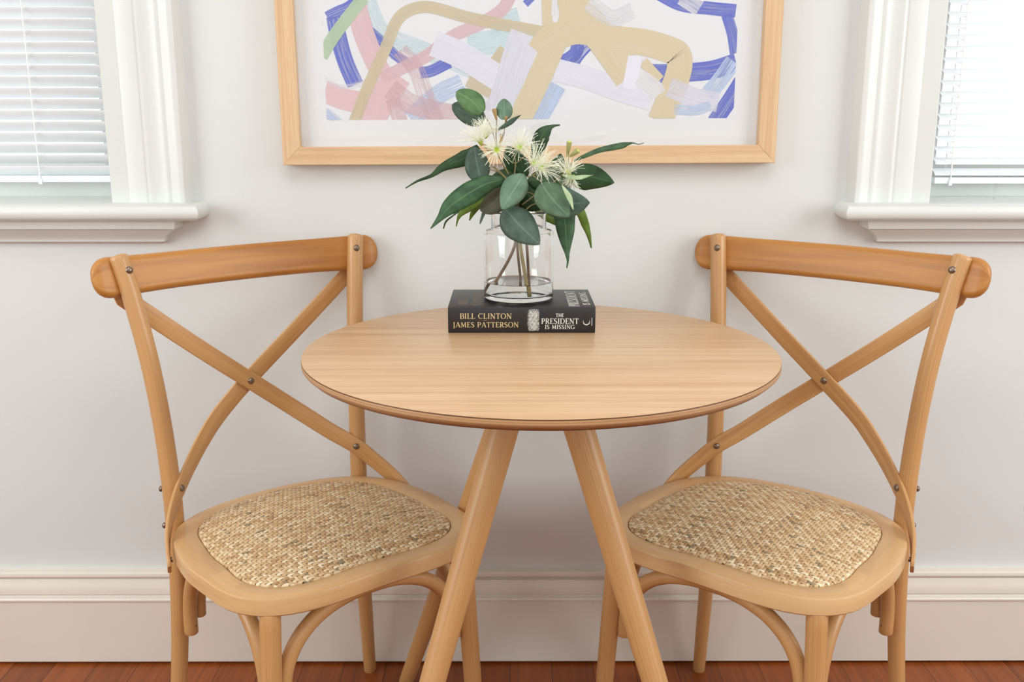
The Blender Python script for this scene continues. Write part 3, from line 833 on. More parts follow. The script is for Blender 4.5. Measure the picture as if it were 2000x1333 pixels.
# measured tables (millimetres)
LEAVES=[
  ('round', [(-42.0, -215.0, 1080.2), (-59.3, -212.5, 1098.7), (-82.2, -210.0, 1111.8)], 37.1, 10, 'bright') ,
  ('round', [(-39.3, -200.0, 1067.7), (-64.2, -195.0, 1078.6), (-90.7, -190.0, 1091.9)], 32.9, 25, 'blue') ,
  ('round', [(-8.0, -225.0, 1069.5), (-7.9, -222.5, 1084.8), (-8.7, -220.0, 1100.9)], 26.8, 0, 'mint') ,
  ('thin', [(-17.4, -230.0, 1054.2), (0.7, -230.0, 1064.9), (17.9, -230.0, 1077.2)], 5.5, 50, 'blue') ,
  ('lance', [(-48.1, -210.0, 1028.0), (-68.9, -214.0, 1011.7), (-101.6, -218.0, 998.5), (-121.6, -222.0, 984.5), (-143.8, -226.0, 976.1), (-162.0, -230.0, 965.4)], [9.6, 24.8, 13.6, 5.6, 3.2, 1.6], 8, 'dark') ,
  ('round', [(-43.4, -250.0, 977.7), (-49.7, -242.5, 1002.1), (-54.4, -235.0, 1029.7)], 40.1, 5, 'slate') ,
  ('lance', [(-7.9, -265.0, 981.8), (-35.0, -271.7, 975.4), (-58.1, -278.3, 963.6), (-77.3, -285.0, 951.9), (-91.7, -291.7, 941.1), (-103.7, -298.3, 927.2), (-118.1, -305.0, 911.1)], [7.7, 28.5, 34.7, 30.8, 23.1, 10.0, 1.5], 5, 'green') ,
  ('ovate', [(22.2, -275.0, 990.1), (6.0, -287.5, 966.6), (-11.7, -300.0, 939.5)], 38.4, 10, 'mint') ,
  ('ovate', [(-8.7, -275.0, 940.2), (15.2, -292.5, 915.0), (45.0, -310.0, 887.9)], 50.9, 5, 'slate') ,
  ('ovate', [(47.4, -285.0, 977.8), (63.5, -292.5, 954.8), (89.4, -300.0, 928.1)], 47.5, 10, 'sage') ,
  ('ovate', [(44.4, -260.0, 963.7), (81.9, -265.0, 946.2), (122.2, -270.0, 946.7)], 50.0, 10, 'blue') ,
  ('thin', [(78.4, -295.0, 974.7), (89.2, -297.5, 957.5), (95.4, -300.0, 938.7)], 7.6, 30, 'pale') ,
  ('lance', [(85.1, -250.0, 941.7), (85.2, -253.3, 924.0), (86.8, -256.7, 901.4), (87.6, -260.0, 885.2), (89.2, -263.3, 868.1), (90.0, -266.7, 856.7), (88.3, -270.0, 846.0)], [23.8, 33.3, 27.7, 19.0, 7.1, 3.2, 2.0], 5, 'green') ,
  ('lance', [(100.8, -190.0, 939.5), (113.4, -188.7, 925.4), (122.0, -187.5, 904.7), (128.3, -186.3, 886.4), (132.9, -185.0, 865.4)], [8.3, 14.9, 13.2, 7.4, 1.7], 5, 'olive') ,
  ('ovate', [(94.8, -200.0, 975.9), (125.9, -195.0, 981.2), (167.3, -190.0, 971.1)], 42.3, 5, 'dark') ,
  ('lance', [(99.6, -220.0, 1006.4), (117.1, -218.8, 1014.2), (138.5, -217.5, 1022.7), (160.1, -216.3, 1027.4), (176.1, -215.0, 1030.5), (184.9, -213.8, 1032.8), (193.0, -212.5, 1033.9), (202.0, -211.2, 1031.9), (210.1, -210.0, 1034.2)], [2.4, 6.4, 8.0, 9.6, 9.6, 4.8, 1.6, 1.1, 0.8], 10, 'dgreen') ,
  ('lance', [(38.1, -190.0, 1002.6), (44.5, -188.3, 1024.9), (50.9, -186.7, 1043.9), (59.0, -185.0, 1053.3), (65.5, -183.3, 1058.1), (72.9, -181.7, 1060.4), (80.2, -180.0, 1060.8)], [9.7, 22.7, 25.9, 17.0, 7.3, 3.2, 1.6], 5, 'dark') ,
  ('ovate', [(24.2, -200.0, 975.9), (8.7, -200.0, 1001.5), (-4.1, -200.0, 1029.2)], 38.8, 20, 'dark') ,
  ('lance', [(-38.1, -215.0, 952.2), (-62.6, -211.2, 935.8), (-77.5, -207.5, 923.3), (-82.7, -203.8, 913.2), (-85.5, -200.0, 902.2)], [11.4, 15.5, 8.1, 3.3, 1.2], 10, 'olive') ,
  ('lance', [(-32.5, -210.0, 950.2), (-49.0, -203.3, 937.5), (-59.2, -196.7, 923.0), (-64.5, -190.0, 910.9)], [11.4, 12.3, 7.4, 1.6], 10, 'olive') ,
  ('lance', [(-74.1, -190.0, 932.2), (-91.8, -186.7, 917.9), (-102.8, -183.3, 908.5), (-107.4, -180.0, 896.6)], [5.0, 2.5, 2.9, 1.7], 10, 'dark') ,
  ('thin', [(-27.8, -245.0, 966.5), (-37.3, -252.5, 938.9), (-45.9, -260.0, 912.9)], 7.1, 50, 'slate') ,
  ('round', [(-8.0, -255.0, 965.7), (-23.7, -258.5, 946.5), (-44.9, -262.0, 933.5)], 36.1, 15, 'brown') ,
  ('thin', [(79.6, -270.0, 988.3), (100.5, -270.0, 985.2), (126.1, -270.0, 988.2)], 7.0, 40, 'pale') ,
  ('ovate', [(28.0, -215.0, 976.9), (64.2, -212.5, 976.7), (102.2, -210.0, 976.5)], 36.2, 10, 'dark') ,
  ('ovate', [(18.3, -215.0, 976.9), (32.0, -217.5, 950.8), (53.8, -220.0, 932.6)], 46.7, 10, 'dark') ,
  ('lance', [(46.2, -148.0, 925.7), (65.0, -144.0, 910.9), (85.8, -140.0, 894.4)], [12.7, 16.1, 2.5], 10, 'olive') ,
  ('ovate', [(11.8, -225.0, 979.2), (3.8, -222.5, 955.2), (7.9, -220.0, 929.4)], 35.3, 15, 'brown') ,
  ('ovate', [(7.9, -215.0, 982.5), (-13.8, -212.5, 978.3), (-36.5, -210.0, 960.6)], 32.2, 15, 'dark') ,
  ('ovate', [(72.1, -215.0, 982.4), (82.9, -212.5, 964.0), (94.6, -210.0, 941.3)], 32.3, 15, 'dark') ,
  ('ovate', [(68.8, -200.0, 977.5), (76.9, -195.0, 997.2), (81.0, -190.0, 1016.9)], 27.6, 15, 'dark') ,
]
TWIGS=[
  ([(16.0, -210.0, 917.9), (7.9, -210.0, 954.2), (-0.2, -210.0, 982.2), (-8.2, -210.0, 998.0), (-18.6, -210.0, 1017.8)], 1.5) ,
  ([(16.0, -215.0, 918.4), (6.3, -215.0, 958.6), (7.1, -215.0, 982.5), (9.5, -215.0, 1003.8), (6.3, -215.0, 1016.4)], 1.3) ,
  ([(9.4, -220.0, 1002.5), (-2.5, -220.0, 1008.8)], 0.8) ,
  ([(9.4, -220.0, 1002.5), (23.8, -220.0, 1014.3)], 0.8) ,
  ([(7.7, -240.0, 970.8), (19.6, -240.0, 980.2), (35.4, -240.0, 986.4), (44.8, -240.0, 991.1)], 1.1) ,
  ([(35.1, -250.0, 987.0), (54.9, -250.0, 971.5)], 0.8) ,
  ([(6.1, -245.0, 953.1), (23.5, -245.0, 961.0), (43.3, -245.0, 954.7)], 0.8) ,
  ([(-16.1, -220.0, 1010.4), (-20.7, -220.0, 1037.7), (-19.8, -220.0, 1068.7)], 0.9) ,
  ([(-16.0, -222.0, 1026.1), (-8.8, -222.0, 1047.8), (-7.2, -222.0, 1064.8)], 0.8) ,
  ([(-26.1, -245.0, 1000.7), (-12.0, -245.0, 988.3), (3.8, -245.0, 971.1)], 1.6) ,
  ([(-8.1, -240.0, 984.1), (-19.9, -240.0, 991.9), (-37.2, -240.0, 995.8)], 0.8) ,
  ([(19.9, -225.0, 939.5), (51.8, -225.0, 963.3), (79.6, -225.0, 983.1), (91.3, -225.0, 1001.2), (89.6, -225.0, 1013.7)], 1.1) ,
  ([(69.6, -270.0, 986.0), (79.8, -270.0, 972.9)], 0.7) ,
  ([(83.6, -225.0, 983.1), (100.9, -225.0, 1002.7), (102.4, -225.0, 1009.0)], 0.9) ,
  ([(18.2, -235.0, 924.5), (35.7, -235.0, 940.4), (63.6, -235.0, 944.3), (87.6, -235.0, 936.4)], 1.0) ,
  ([(11.9, -220.0, 927.0), (-4.2, -220.0, 939.0), (-24.3, -220.0, 951.0)], 1.0) ,
  ([(-18.4, -220.0, 1018.2), (-35.9, -220.0, 1029.9), (-43.8, -220.0, 1035.4)], 1.4) ,
  ([(-18.5, -215.0, 1018.0), (-27.9, -215.0, 1057.0), (-38.9, -215.0, 1075.6)], 0.7) ,
]
STEMS=[
  ([(13.6, -205.0, 921.4), (8.0, -205.0, 872.3), (-14.3, -205.0, 826.7), (-35.9, -208.0, 796.2)], 2.6) ,
  ([(12.1, -200.0, 920.9), (12.1, -195.0, 875.1), (18.2, -180.0, 811.5)], 2.2) ,
  ([(16.9, -205.0, 921.4), (17.0, -205.0, 876.4), (25.2, -215.0, 824.1), (29.2, -225.0, 792.6)], 3.0) ,
  ([(21.9, -200.0, 920.9), (27.9, -190.0, 870.3), (31.8, -175.0, 809.0)], 2.4) ,
]
FLOWERS=[
  ((-45.2, -225.0, 1037.1), (-0.287, -0.323, 0.902), 0.03, 60) ,
  ((-19.6, -250.0, 1024.8), (0.013, -0.98, 0.196), 0.022, 75) ,
  ((14.8, -240.0, 1027.5), (0.313, -0.839, 0.444), 0.028, 58) ,
  ((37.3, -255.0, 1005.1), (0.384, -0.841, 0.38), 0.03, 58) ,
  ((48.0, -262.0, 998.5), (0.426, -0.86, 0.281), 0.028, 52) ,
  ((89.7, -255.0, 991.2), (-0.115, -0.591, 0.798), 0.022, 55) ,
  ((97.1, -240.0, 980.1), (-0.296, -0.573, -0.764), 0.012, 60) ,
  ((-35.9, -215.0, 1047.7), (0.3, -0.229, 0.926), 0.026, 60) ,
]
BUDS=[
  ((-19.8, -220.0, 1067.9), (-23.7, -224.0, 1085.6), 'tan', 3.6) ,
  ((-6.4, -222.0, 1062.5), (-4.8, -226.0, 1074.1), 'tan', 2.6) ,
  ((89.6, -225.0, 1012.9), (92.2, -229.0, 1036.4), 'green', 4.2) ,
  ((92.2, -235.0, 1014.1), (105.2, -239.0, 1023.6), 'green', 4.4) ,
  ((-43.4, -235.0, 1034.3), (-26.1, -239.0, 1019.0), 'tan', 3.0) ,
  ((-15.1, -235.0, 1028.1), (-12.6, -239.0, 1048.2), 'tan', 2.4) ,
]
STROKES=[
  ('cyan', [(-243.2, 1269.1), (-233.0, 1239.4), (-215.9, 1213.7), (-162.5, 1192.1), (-99.8, 1168.3), (-59.3, 1150.8)], 30.0, 0.55) ,
  ('cyan', [(-72.4, 1196.5), (-36.4, 1198.6), (4.2, 1209.4)], 41.1, 0.8) ,
  ('cyan', [(-31.7, 1228.7), (17.6, 1243.7)], 29.0, 0.6) ,
  ('ltblue', [(-82.2, 1131.1), (-128.0, 1109.1), (-174.4, 1069.1)], 33.8, 0.35) ,
  ('blue', [(-315.6, 1243.7), (-297.4, 1252.2), (-277.0, 1260.7), (-254.1, 1277.6)], 16.4, 0.85) ,
  ('blue', [(-302.2, 1243.7), (-297.6, 1213.7), (-287.2, 1170.5), (-270.6, 1129.0)], 29.0, 0.8) ,
  ('blue', [(-255.7, 1230.8), (-225.2, 1205.1), (-198.9, 1179.2), (-172.2, 1161.8)], 17.4, 0.85) ,
  ('blue', [(-156.7, 1148.7), (-136.2, 1152.2), (-104.3, 1167.0)], 20.3, 0.8) ,
  ('blue', [(28.7, 1262.8), (44.3, 1277.6)], 12.6, 0.8) ,
  ('blue', [(121.2, 1196.5), (114.7, 1179.1), (92.3, 1163.9)], 23.2, 0.85) ,
  ('blue', [(137.1, 1192.1), (121.6, 1174.8), (108.3, 1153.0)], 17.4, 0.5) ,
  ('blue', [(258.1, 1279.7), (298.9, 1260.7), (348.4, 1254.3), (393.3, 1250.1)], 22.2, 0.85) ,
  ('white', [(298.4, 1273.4), (330.5, 1254.3)], 26.6, 0.6) ,
  ('blue', [(378.0, 1243.7), (388.5, 1213.7), (395.7, 1179.1)], 19.3, 0.85) ,
  ('blue', [(242.2, 1146.4), (289.8, 1146.4), (353.1, 1150.8), (397.8, 1163.9)], 31.9, 0.85) ,
  ('blue', [(408.6, 1131.1), (389.7, 1100.2), (364.1, 1062.3)], 28.0, 0.85) ,
  ('ltblue', [(393.2, 1166.1), (372.0, 1135.5), (350.5, 1109.0)], 29.0, 0.6) ,
  ('pink', [(-263.6, 1260.7), (-251.8, 1213.7), (-235.3, 1170.5), (-213.8, 1131.2)], 36.2, 0.88) ,
  ('pink', [(-325.6, 1118.0), (-283.0, 1102.5), (-228.5, 1095.9)], 37.7, 0.92) ,
  ('pink', [(-199.7, 1148.7), (-228.1, 1109.1), (-252.4, 1064.7)], 60.4, 0.9) ,
  ('pink', [(4.2, 1277.6), (-13.7, 1252.2), (-54.1, 1228.7), (-99.2, 1209.4), (-144.8, 1177.0), (-190.5, 1155.2), (-222.6, 1139.9)], 21.3, 0.8) ,
  ('pink', [(-209.5, 1122.4), (-173.8, 1095.8), (-128.4, 1082.5), (-82.8, 1073.6)], 36.2, 0.6) ,
  ('pink', [(-189.6, 1187.8), (-163.4, 1153.0), (-141.9, 1095.8), (-128.7, 1064.7)], 29.0, 0.35) ,
  ('pink', [(-205.5, 1104.7), (-192.9, 1064.7)], 26.6, 0.6) ,
  ('green', [(-327.5, 1177.0), (-305.9, 1209.4), (-277.6, 1243.7), (-249.7, 1275.5)], 21.3, 0.85) ,
  ('white2', [(-324.6, 1139.9), (-286.6, 1126.8), (-227.2, 1139.9)], 9.7, 0.4) ,
  ('tan', [(-275.3, 1064.7), (-248.0, 1126.8), (-216.7, 1187.8), (-197.5, 1230.8), (-179.1, 1250.0), (-152.1, 1258.5), (-125.3, 1256.4), (-71.9, 1241.5), (-9.3, 1228.7), (62.5, 1215.8)], 20.3, 0.8) ,
  ('tan', [(-27.5, 1161.8), (-7.1, 1187.8)], 21.3, 0.8) ,
  ('tan', [(-73.0, 1135.5), (-45.9, 1122.3), (-14.1, 1106.9)], 22.2, 0.75) ,
  ('lav', [(-130.9, 1198.6), (-81.6, 1177.0), (-27.6, 1144.3), (-5.0, 1131.1)], 44.5, 0.9) ,
  ('lav', [(28.9, 1213.7), (10.9, 1161.8), (-2.7, 1117.9), (-18.7, 1078.0)], 53.2, 0.8) ,
  ('ltblue', [(85.9, 1126.7), (68.0, 1095.8), (49.9, 1064.6)], 30.0, 0.75) ,
  ('lav', [(81.1, 1153.0), (140.3, 1137.7), (195.3, 1117.9), (250.4, 1102.4)], 38.7, 0.9) ,
  ('tan', [(89.4, 1222.3), (69.6, 1174.8), (45.1, 1122.3), (15.6, 1062.4)], 41.1, 0.97) ,
  ('tan', [(47.0, 1185.6), (62.6, 1205.1), (84.9, 1222.3)], 33.8, 0.97) ,
  ('tan', [(65.6, 1277.6), (67.0, 1226.6)], 17.4, 0.97) ,
  ('tan', [(106.6, 1277.6), (111.6, 1243.7), (103.0, 1213.7)], 48.3, 0.97) ,
  ('tan', [(115.8, 1260.7), (147.8, 1222.3), (175.5, 1187.8), (210.6, 1139.9)], 53.2, 0.97) ,
  ('tan', [(80.6, 1209.4), (125.4, 1218.0), (179.6, 1205.1), (233.8, 1198.6), (274.7, 1187.8), (295.5, 1177.0), (298.6, 1153.0), (286.5, 1113.5), (267.7, 1064.6)], 44.5, 0.97) ,
  ('tan', [(234.8, 1166.1), (265.3, 1134.6)], 17.4, 0.97) ,
  ('lav', [(221.0, 1174.8), (215.2, 1139.9), (211.2, 1120.1)], 25.1, 0.95) ,
  ('white2', [(228.8, 1139.9), (254.3, 1122.3), (263.9, 1109.0)], 29.0, 0.8) ,
  ('lav', [(281.6, 1122.3), (327.9, 1104.6), (369.4, 1095.7)], 33.8, 0.7) ,
  ('ltblue', [(292.1, 1084.6), (328.8, 1082.4), (355.9, 1091.3)], 17.4, 0.35) ,
  ('white2', [(138.0, 1264.9), (178.8, 1239.4), (214.3, 1252.2)], 29.0, 0.6) ,
  ('white2', [(79.9, 1277.6), (78.0, 1243.7)], 9.7, 0.8) ,
  ('ltblue', [(-327.0, 1084.8), (-298.3, 1060.2)], 16.4, 0.5) ,
  ('white2', [(-345.3, 1230.8), (-322.6, 1237.3)], 14.5, 0.5) ,
]
# ------------------------------------------------------------------ the flower arrangement
arr = empty('eucalyptus_bouquet', (VX, VY, VZ + 0.010)); tag(arr, 'gum leaf sprays with cream blossoms arranged in the glass vase', 'flowers')
AO = np.array(arr.location)
def leafmat(name, c, c2, vein, rough=0.5):
    t = NT(name); tc = t.n('ShaderNodeTexCoord'); sp = t.n('ShaderNodeSeparateXYZ'); t.l(tc.outputs['UV'], sp.inputs[0])
    nz = t.noise(tc.outputs['Object'], 60, 4)
    col = t.ramp(nz, [(0.35, c), (0.68, c2)])
    sb = t.n('ShaderNodeMath', operation='SUBTRACT'); t.l(sp.outputs[0], sb.inputs[0]); sb.inputs[1].default_value = 0.5
    ab = t.n('ShaderNodeMath', operation='ABSOLUTE'); t.l(sb.outputs[0], ab.inputs[0])
    vn = t.ramp(ab.outputs[0], [(0.0, (0.42, 0.42, 0.42, 1)), (0.014, (0.28, 0.28, 0.28, 1)), (0.04, (0, 0, 0, 1))])
    # side veins
    ad = t.n('ShaderNodeMath', operation='MULTIPLY_ADD'); t.l(sp.outputs[1], ad.inputs[0]); ad.inputs[1].default_value = 9.0; 
    m9 = t.n('ShaderNodeMath', operation='MULTIPLY'); t.l(ab.outputs[0], m9.inputs[0]); m9.inputs[1].default_value = -7.0; t.l(m9.outputs[0], ad.inputs[2])
    fr = t.n('ShaderNodeMath', operation='FRACT'); t.l(ad.outputs[0], fr.inputs[0])
    sv = t.ramp(fr.outputs[0], [(0.0, (0.10, 0.10, 0.10, 1)), (0.08, (0.0, 0.0, 0.0, 1)), (0.94, (0, 0, 0, 1)), (1.0, (0.10, 0.10, 0.10, 1))])
    col = t.mix(sv, col, lin(vein)); col = t.mix(vn, col, lin(vein))
    t.base(col); t.set(Roughness=rough, Specular_IOR_Level=0.35, Subsurface_Weight=0.0)
    return t.m
LM = {
 'bright': leafmat('leaf_bright', (72, 104, 64), (96, 132, 84), (140, 168, 122)),
 'blue': leafmat('leaf_bluegreen', (64, 86, 76), (84, 108, 94), (124, 150, 134)),
 'mint': leafmat('leaf_mint', (86, 114, 94), (106, 136, 112), (150, 178, 156)),
 'sage': leafmat('leaf_sage', (74, 98, 76), (94, 120, 92), (140, 166, 140)),
 'slate': leafmat('leaf_slate', (60, 78, 68), (78, 98, 84), (128, 148, 134)),
 'green': leafmat('leaf_green', (40, 72, 44), (62, 98, 64), (122, 156, 108)),
 'dgreen': leafmat('leaf_mid', (54, 82, 56), (76, 106, 74), (120, 150, 110)),
 'dark': leafmat('leaf_dark', (28, 56, 28), (46, 78, 42), (88, 124, 70), 0.4),
 'olive': leafmat('leaf_olive', (78, 104, 32), (104, 130, 48), (140, 160, 80)),
 'pale': leafmat('leaf_pale', (150, 172, 128), (186, 204, 164), (206, 216, 180)),
 'brown': leafmat('leaf_brownish', (70, 70, 56), (94, 92, 72), (110, 112, 84)),
}
rgl = random.Random(21)
def leaf(kind, P, wmm, twist, col):
    P = [np.array(p)/1000 for p in P]
    N = 30 if kind == 'lance' else 22; C = catmull(P, N)
    prof = wmm if isinstance(wmm, list) else None
    W0 = (max(wmm) if prof else wmm)/1000/2/max(.6, math.cos(math.radians(twist)))
    V = []; F = []; U = []
    sg = rgl.choice((-1, 1)); cup = rgl.uniform(.12, .26); wav = rgl.uniform(0, 6)
    K = 7
    view = np.array((0.0, -1.0, 0.25)); view /= np.linalg.norm(view)
    for i in range(N):
        s = i/(N-1)
        T = C[min(i+1, N-1)] - C[max(i-1, 0)]; T /= np.linalg.norm(T)
        side = np.cross(T, view); side /= np.linalg.norm(side)
        nr = np.cross(side, T)
        a = math.radians(twist)*sg*(0.6 + 0.4*s)
        sd = side*math.cos(a) + nr*math.sin(a); nn = np.cross(sd, T)
        if nn @ view < 0: nn = -nn
        if kind == 'round': w_ = math.sin(PI*min(1, s*.97 + .03))**0.52 * (1.0 - .10*s)
        elif kind == 'ovate': w_ = (math.sin(PI*s**0.82)**0.75)
        elif kind == 'thin': w_ = math.sin(PI*min(1, s*.96 + .04))**0.8
        else: w_ = float(np.interp(s, np.linspace(0, 1, len(prof)), prof))/max(prof)
        w_ = max(w_, 0.015)*W0
        for k in range(K):
            q = -1 + 2*k/(K-1)
            off = -cup*w_*(abs(q)**1.6) + 0.0006*math.sin(wav + s*11 + q*2.0)*abs(q)
            V.append(C[i] + sd*q*w_ + nn*off - AO)
    for i in range(N-1):
        for k in range(K-1):
            a_ = i*K + k; F.append((a_, a_+1, a_+K+1, a_+K))
            U.append([(k/(K-1), i/(N-1)), ((k+1)/(K-1), i/(N-1)), ((k+1)/(K-1), (i+1)/(N-1)), (k/(K-1), (i+1)/(N-1))])
    o = build('leaf', V, F, LM[col], arr, U, None, 60)
    sm = o.modifiers.new('thickness', 'SOLIDIFY'); sm.thickness = 0.00035; sm.offset = 0
    return o
for l in LEAVES: leaf(*l)
M['twig'] = paint('twig_bark', (140, 126, 84), 0.6, 0.14, 60)
M['stem'] = paint('stem_bark', (128, 98, 68), 0.55, 0.2, 50)
M['stemg'] = paint('stem_green_tan', (160, 142, 86), 0.55, 0.14, 50)
for i, (P, r) in enumerate(TWIGS):
    P = [np.array(p)/1000 - AO for p in P]
    V, F, U = tube(P, [r/1000, r*.75/1000], n=12, seg=8); MB().add(V, F, U).build('twig', M['twig'], arr, 60)
for i, (P, r) in enumerate(STEMS):
    P = [np.array(p)/1000 for p in P]; P[-1][2] = max(P[-1][2], VZ + .0105)
    P = [p - AO for p in P]
    V, F, U = tube(P, [r/1000*.9, r/1000], n=20, seg=12, caps=('round', 'flat')); MB().add(V, F, U).build('stem', M['stemg'] if i == 2 else M['stem'], arr, 60)
M['stamen'] = simple('cream_stamen', (248, 250, 232), 0.6)
M['anther'] = simple('pale_anther', (250, 250, 232), 0.6)
M['cupgreen'] = simple('lime_flower_cup', (196, 216, 92), 0.45)
M['cupolive'] = simple('olive_gumnut', (164, 164, 104), 0.5)
M['cuptan'] = simple('tan_gumnut', (174, 142, 92), 0.5)
rf = random.Random(9)
def frame_of(d):
    d = np.array(d, float); d /= np.linalg.norm(d)
    a = np.cross(d, (0, 0, 1.0)); 
    if np.linalg.norm(a) < .1: a = np.cross(d, (1.0, 0, 0))
    a /= np.linalg.norm(a); return d, a, np.cross(d, a)
for c, d, ln, spread in FLOWERS:
    c = np.array(c)/1000 - AO; d, a, b = frame_of(d)
    prof = [(0.0001, -.0085), (.0015, -.0076), (.0030, -.0050), (.0041, -.0015), (.0046, .0012), (.0039, .0017), (.0030, .0004), (.0014, -.0008), (.0001, .0004)]
    V, F, U = lathe(prof, 18); V = [c + a*x + b*y + d*z for x, y, z in V]
    fl = MB().add(V, F, U).build('flower_cup', M['cupgreen'], arr, 60)
    mb = MB(); mb2 = MB()
    for k in range(90):
        az = rf.uniform(0, 2*PI); po = math.radians(spread)*math.sqrt(rf.random())*1.1
        dr = d*math.cos(po) + (a*math.cos(az) + b*math.sin(az))*math.sin(po)
        L = ln*rf.uniform(.85, 1.25); st = c + (a*math.cos(az) + b*math.sin(az))*.0041 + d*.0012
        mid = st + dr*L*.55 + d*.0015; en = st + dr*L + d*rf.uniform(-.003, .002) + np.array((0, 0, -.0015))
        V, F, U = tube([st, mid, en], [.00030, .00020], n=5, seg=4, caps=('flat', 'flat')); mb.add(V, F, U)
        V, F, U = lathe([(0.0001, -.0004), (.00032, 0), (.0001, .0004)], 5); mb2.add([np.array(v) + en for v in V], F, U)
    mb.build('stamens', M['stamen'], fl, 60); mb2.build('anthers', M['anther'], fl, 60)
for p0, p1, col, r in BUDS:
    p0 = np.array(p0)/1000 - AO; p1 = np.array(p1)/1000 - AO; L = np.linalg.norm(p1-p0); d, a, b = frame_of(p1-p0); r = r/1000
    prof = [(0.0001, 0), (r*.35, L*.06), (r*.62, L*.35), (r*.92, L*.75), (r, L*.95), (r*.93, L), (r*.72, L*.97), (r*.55, L*.86), (.0001, L*.86)]
    V, F, U = lathe(prof, 16); V = [p0 + a*x + b*y + d*z for x, y, z in V]
    bo = MB().add(V, F, U).build('gumnut', M['cuptan'] if col == 'tan' else M['cupolive'], arr, 60)
    if col == 'green':
        V, F, U = lathe([(0.0001, L*.90), (r*.6, L*.94), (r*.72, L*.99), (r*.5, L*1.03), (.0001, L*1.12)], 14)
        MB().add([p0 + a*x + b*y + d*z for x, y, z in V], F, U).build('gumnut_top', M['cupgreen'], bo, 60)

# ------------------------------------------------------------------ the framed print
FX, FZ = 0.035, 0.991
pic = empty('picture_frame', (FX, WY, FZ)); pic.rotation_euler = (0, math.radians(-0.27), 0)
tag(pic, 'pale oak framed abstract print of brushed beige, blue and pink strokes hanging above the table', 'picture')
FW, FH, FR, FD = 0.8731, 0.640, 0.0312, 0.0350
hw = FW/2
def rail(name, pts, mat):
    """mitred rail: four outer/inner corners given in (x,z), extruded from wall to front with an eased edge"""
    mb = MB(); k = 4
    cx = sum(p[0] for p in pts)/4; cz = sum(p[1] for p in pts)/4
    lay = [(-.001, 0.0), (-FD + .0008, 0.0), (-FD, .0008)]
    V = []
    for y, e in lay:
        for x, z in pts: V.append((x - math.copysign(e, x-cx)*1.0, y, z - math.copysign(e, z-cz)))
    F = []
    for i in range(2):
        for j in range(4): F.append((i*4+j, i*4+(j+1) % 4, (i+1)*4+(j+1) % 4, (i+1)*4+j))
    F.append((3, 2, 1, 0)); F.append((8, 9, 10, 11))
    mb.add(V, F); return mb.build(name, mat, pic, 20)
rail('frame_rail', [(-hw, 0), (hw, 0), (hw - FR, FR), (-hw + FR, FR)], M['frame'])
rail('frame_rail', [(-hw, FH), (-hw + FR, FH - FR), (hw - FR, FH - FR), (hw, FH)], M['frame'])
rail('frame_rail', [(-hw, 0), (-hw + FR, FR), (-hw + FR, FH - FR), (-hw, FH)], M['framev'])
rail('frame_rail', [(hw, 0), (hw, FH), (hw - FR, FH - FR), (hw - FR, FR)], M['framev'])
mb = MB(); mb.box((-hw + .004, -.017, .004), (hw - .004, -.004, FH - .004)); mb.build('mount_board', M['mat'], pic)
mb = MB(); mb.box((-hw + FR - .003, -.0245, FR - .003), (hw - FR + .003, -.0230, FH - FR + .003)); mb.build('glazing', M['pane'], pic)

# the print: brush strokes as ribbons clipped to the sheet, all one mesh
STC = {'cyan': (206, 228, 234), 'ltblue': (184, 202, 234), 'blue': (84, 98, 200), 'white': (236, 236, 240), 'white2': (232, 232, 236), 'pink': (224, 188, 194),
       'green': (178, 204, 168), 'tan': (211, 195, 160), 'lav': (226, 226, 240)}
def strokemat(key, c, dry):
    t = NT('paint_' + key); tc = t.n('ShaderNodeTexCoord')
    nz = t.noise(t.mapping(tc.outputs['UV'], (620, 9, 1)), 1.0, 3, 0.6, 0.2)
    n2 = t.noise(t.mapping(tc.outputs['UV'], (60, 14, 1)), 1.0, 2, 0.5)
    c2 = tuple(min(255, x + (255-x)*.22) for x in c)
    t.base(t.ramp(nz, [(0.35, c), (0.75, c2)])); t.set(Roughness=0.75, Specular_IOR_Level=0.2)
    mx = t.n('ShaderNodeMixShader'); tr = t.n('ShaderNodeBsdfTransparent')
    am = t.n('ShaderNodeMath', operation='ADD'); t.l(nz, am.inputs[0]); 
    m2 = t.n('ShaderNodeMath', operation='MULTIPLY'); t.l(n2, m2.inputs[0]); m2.inputs[1].default_value = .35; t.l(m2.outputs[0], am.inputs[1])
    sub = t.n('ShaderNodeMath', operation='SUBTRACT'); t.l(am.outputs[0], sub.inputs[0]); sub.inputs[1].default_value = .175
    hi = {True: 0.02, False: 1 - dry}[dry >= .95]
    if 'blue' in key:
        f = t.ramp(sub.outputs[0], [(0.46, (0.03, 0.03, 0.03, 1)), (0.60, (min(1, .35 + hi),)*3 + (1,))])
    else:
        f = t.ramp(sub.outputs[0], [(0.40, (hi*.6, hi*.6, hi*.6, 1)), (0.40 + .16 + .2*dry, (min(1, hi*2.1),)*3 + (1,))])
    t.l(f, mx.inputs[0]); t.l(t.b.outputs[0], mx.inputs[1]); t.l(tr.outputs[0], mx.inputs[2]); t.l(mx.outputs[0], t.out.inputs[0])
    return t.m
PX0, PX1, PZ0, PZ1 = -0.3235, 0.3975, 1.0688, 1.5800
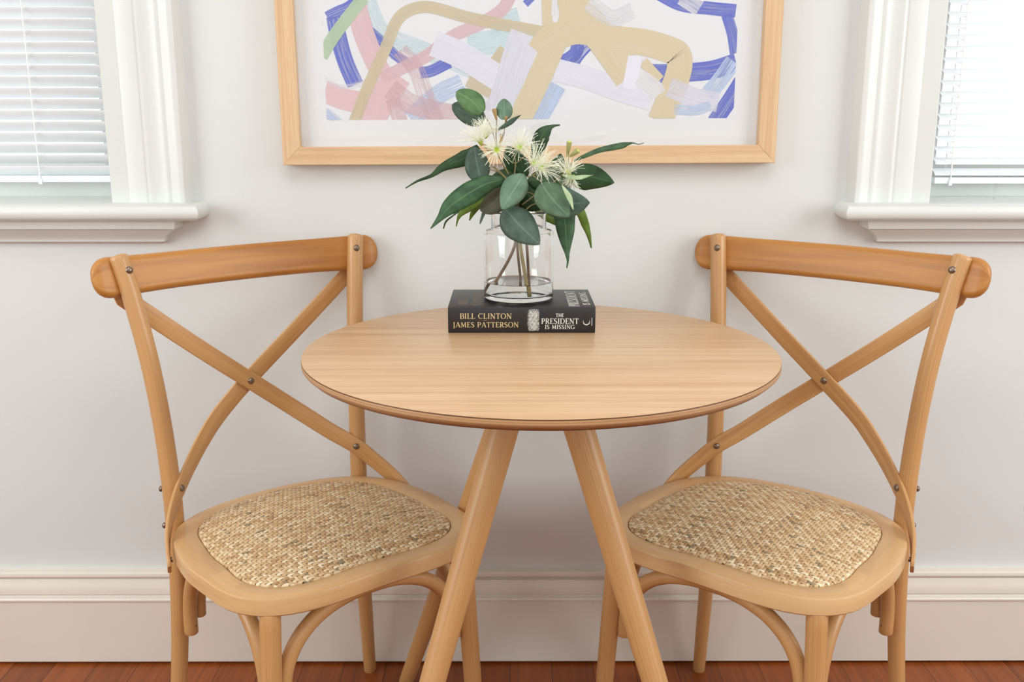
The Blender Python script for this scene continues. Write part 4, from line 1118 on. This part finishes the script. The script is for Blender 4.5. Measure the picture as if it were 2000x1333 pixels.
def clip(poly):
    def cut(P, ins, inter):
        out = []
        for i in range(len(P)):
            a, b = P[i-1], P[i]
            if ins(b):
                if not ins(a): out.append(inter(a, b))
                out.append(b)
            elif ins(a): out.append(inter(a, b))
        return out
    for ax, lim, sg in ((0, PX0, 1), (0, PX1, -1), (1, PZ0, 1), (1, PZ1, -1)):
        if not poly: break
        ins = lambda p: (p[ax] - lim)*sg >= 0
        def inter(a, b):
            t_ = (lim - a[ax])/(b[ax] - a[ax]); return tuple(a[q] + (b[q]-a[q])*t_ for q in range(4))
        poly = cut(poly, ins, inter)
    return poly
mats = []; keys = {}
mb = MB(); y0 = -.0171
mb.add([(PX0 - FX, y0, PZ0 - FZ), (PX1 - FX, y0, PZ0 - FZ), (PX1 - FX, y0, PZ1 - FZ), (PX0 - FX, y0, PZ1 - FZ)], [(0, 1, 2, 3)])
mats.append(simple('print_paper', (226, 227, 231), 0.85))
EXTRA = [('tan', [(-200, 1330), (-120, 1420), (20, 1470), (150, 1440)], 42, .95), ('pink', [(-300, 1350), (-180, 1450), (-60, 1560)], 50, .8), ('blue', [(250, 1330), (330, 1420), (300, 1540)], 34, .9),
         ('cyan', [(-60, 1300), (-20, 1400), (60, 1500)], 50, .7), ('lav', [(60, 1340), (200, 1380), (340, 1340)], 60, .9)]
for si, (c, P, wmm, dry) in enumerate(STROKES + EXTRA):
    key = c + '_%d' % int(dry*100)
    if key not in keys: keys[key] = len(mats); mats.append(strokemat(key, STC[c], dry))
    C = catmull([(p[0]/1000, p[1]/1000, 0) for p in P], 8 + 7*len(P)); hwid = wmm/2000
    yy = y0 - .000018*(si+1); Lp = 0; prev = None; pts = []
    for i, p in enumerate(C):
        T = C[min(i+1, len(C)-1)] - C[max(i-1, 0)]; T /= np.linalg.norm(T); nx_ = np.array((-T[1], T[0]))
        if i: Lp += np.linalg.norm(C[i] - C[i-1])
        pts.append((p[:2] + nx_*hwid, p[:2] - nx_*hwid, Lp))
    for i in range(len(pts)-1):
        a, b, l0 = pts[i]; c_, d_, l1 = pts[i+1]; o1 = si*3.17
        poly = [(a[0], a[1], o1, l0+o1), (b[0], b[1], o1 + 2*hwid, l0+o1), (d_[0], d_[1], o1 + 2*hwid, l1+o1), (c_[0], c_[1], o1, l1+o1)]
        poly = clip(poly)
        if len(poly) < 3: continue
        mb.add([(q[0]-FX, yy, q[1]-FZ) for q in poly], [tuple(range(len(poly)))], [[(q[2], q[3]) for q in poly]], keys[key])
mb.build('art_print', mats, pic, 0)
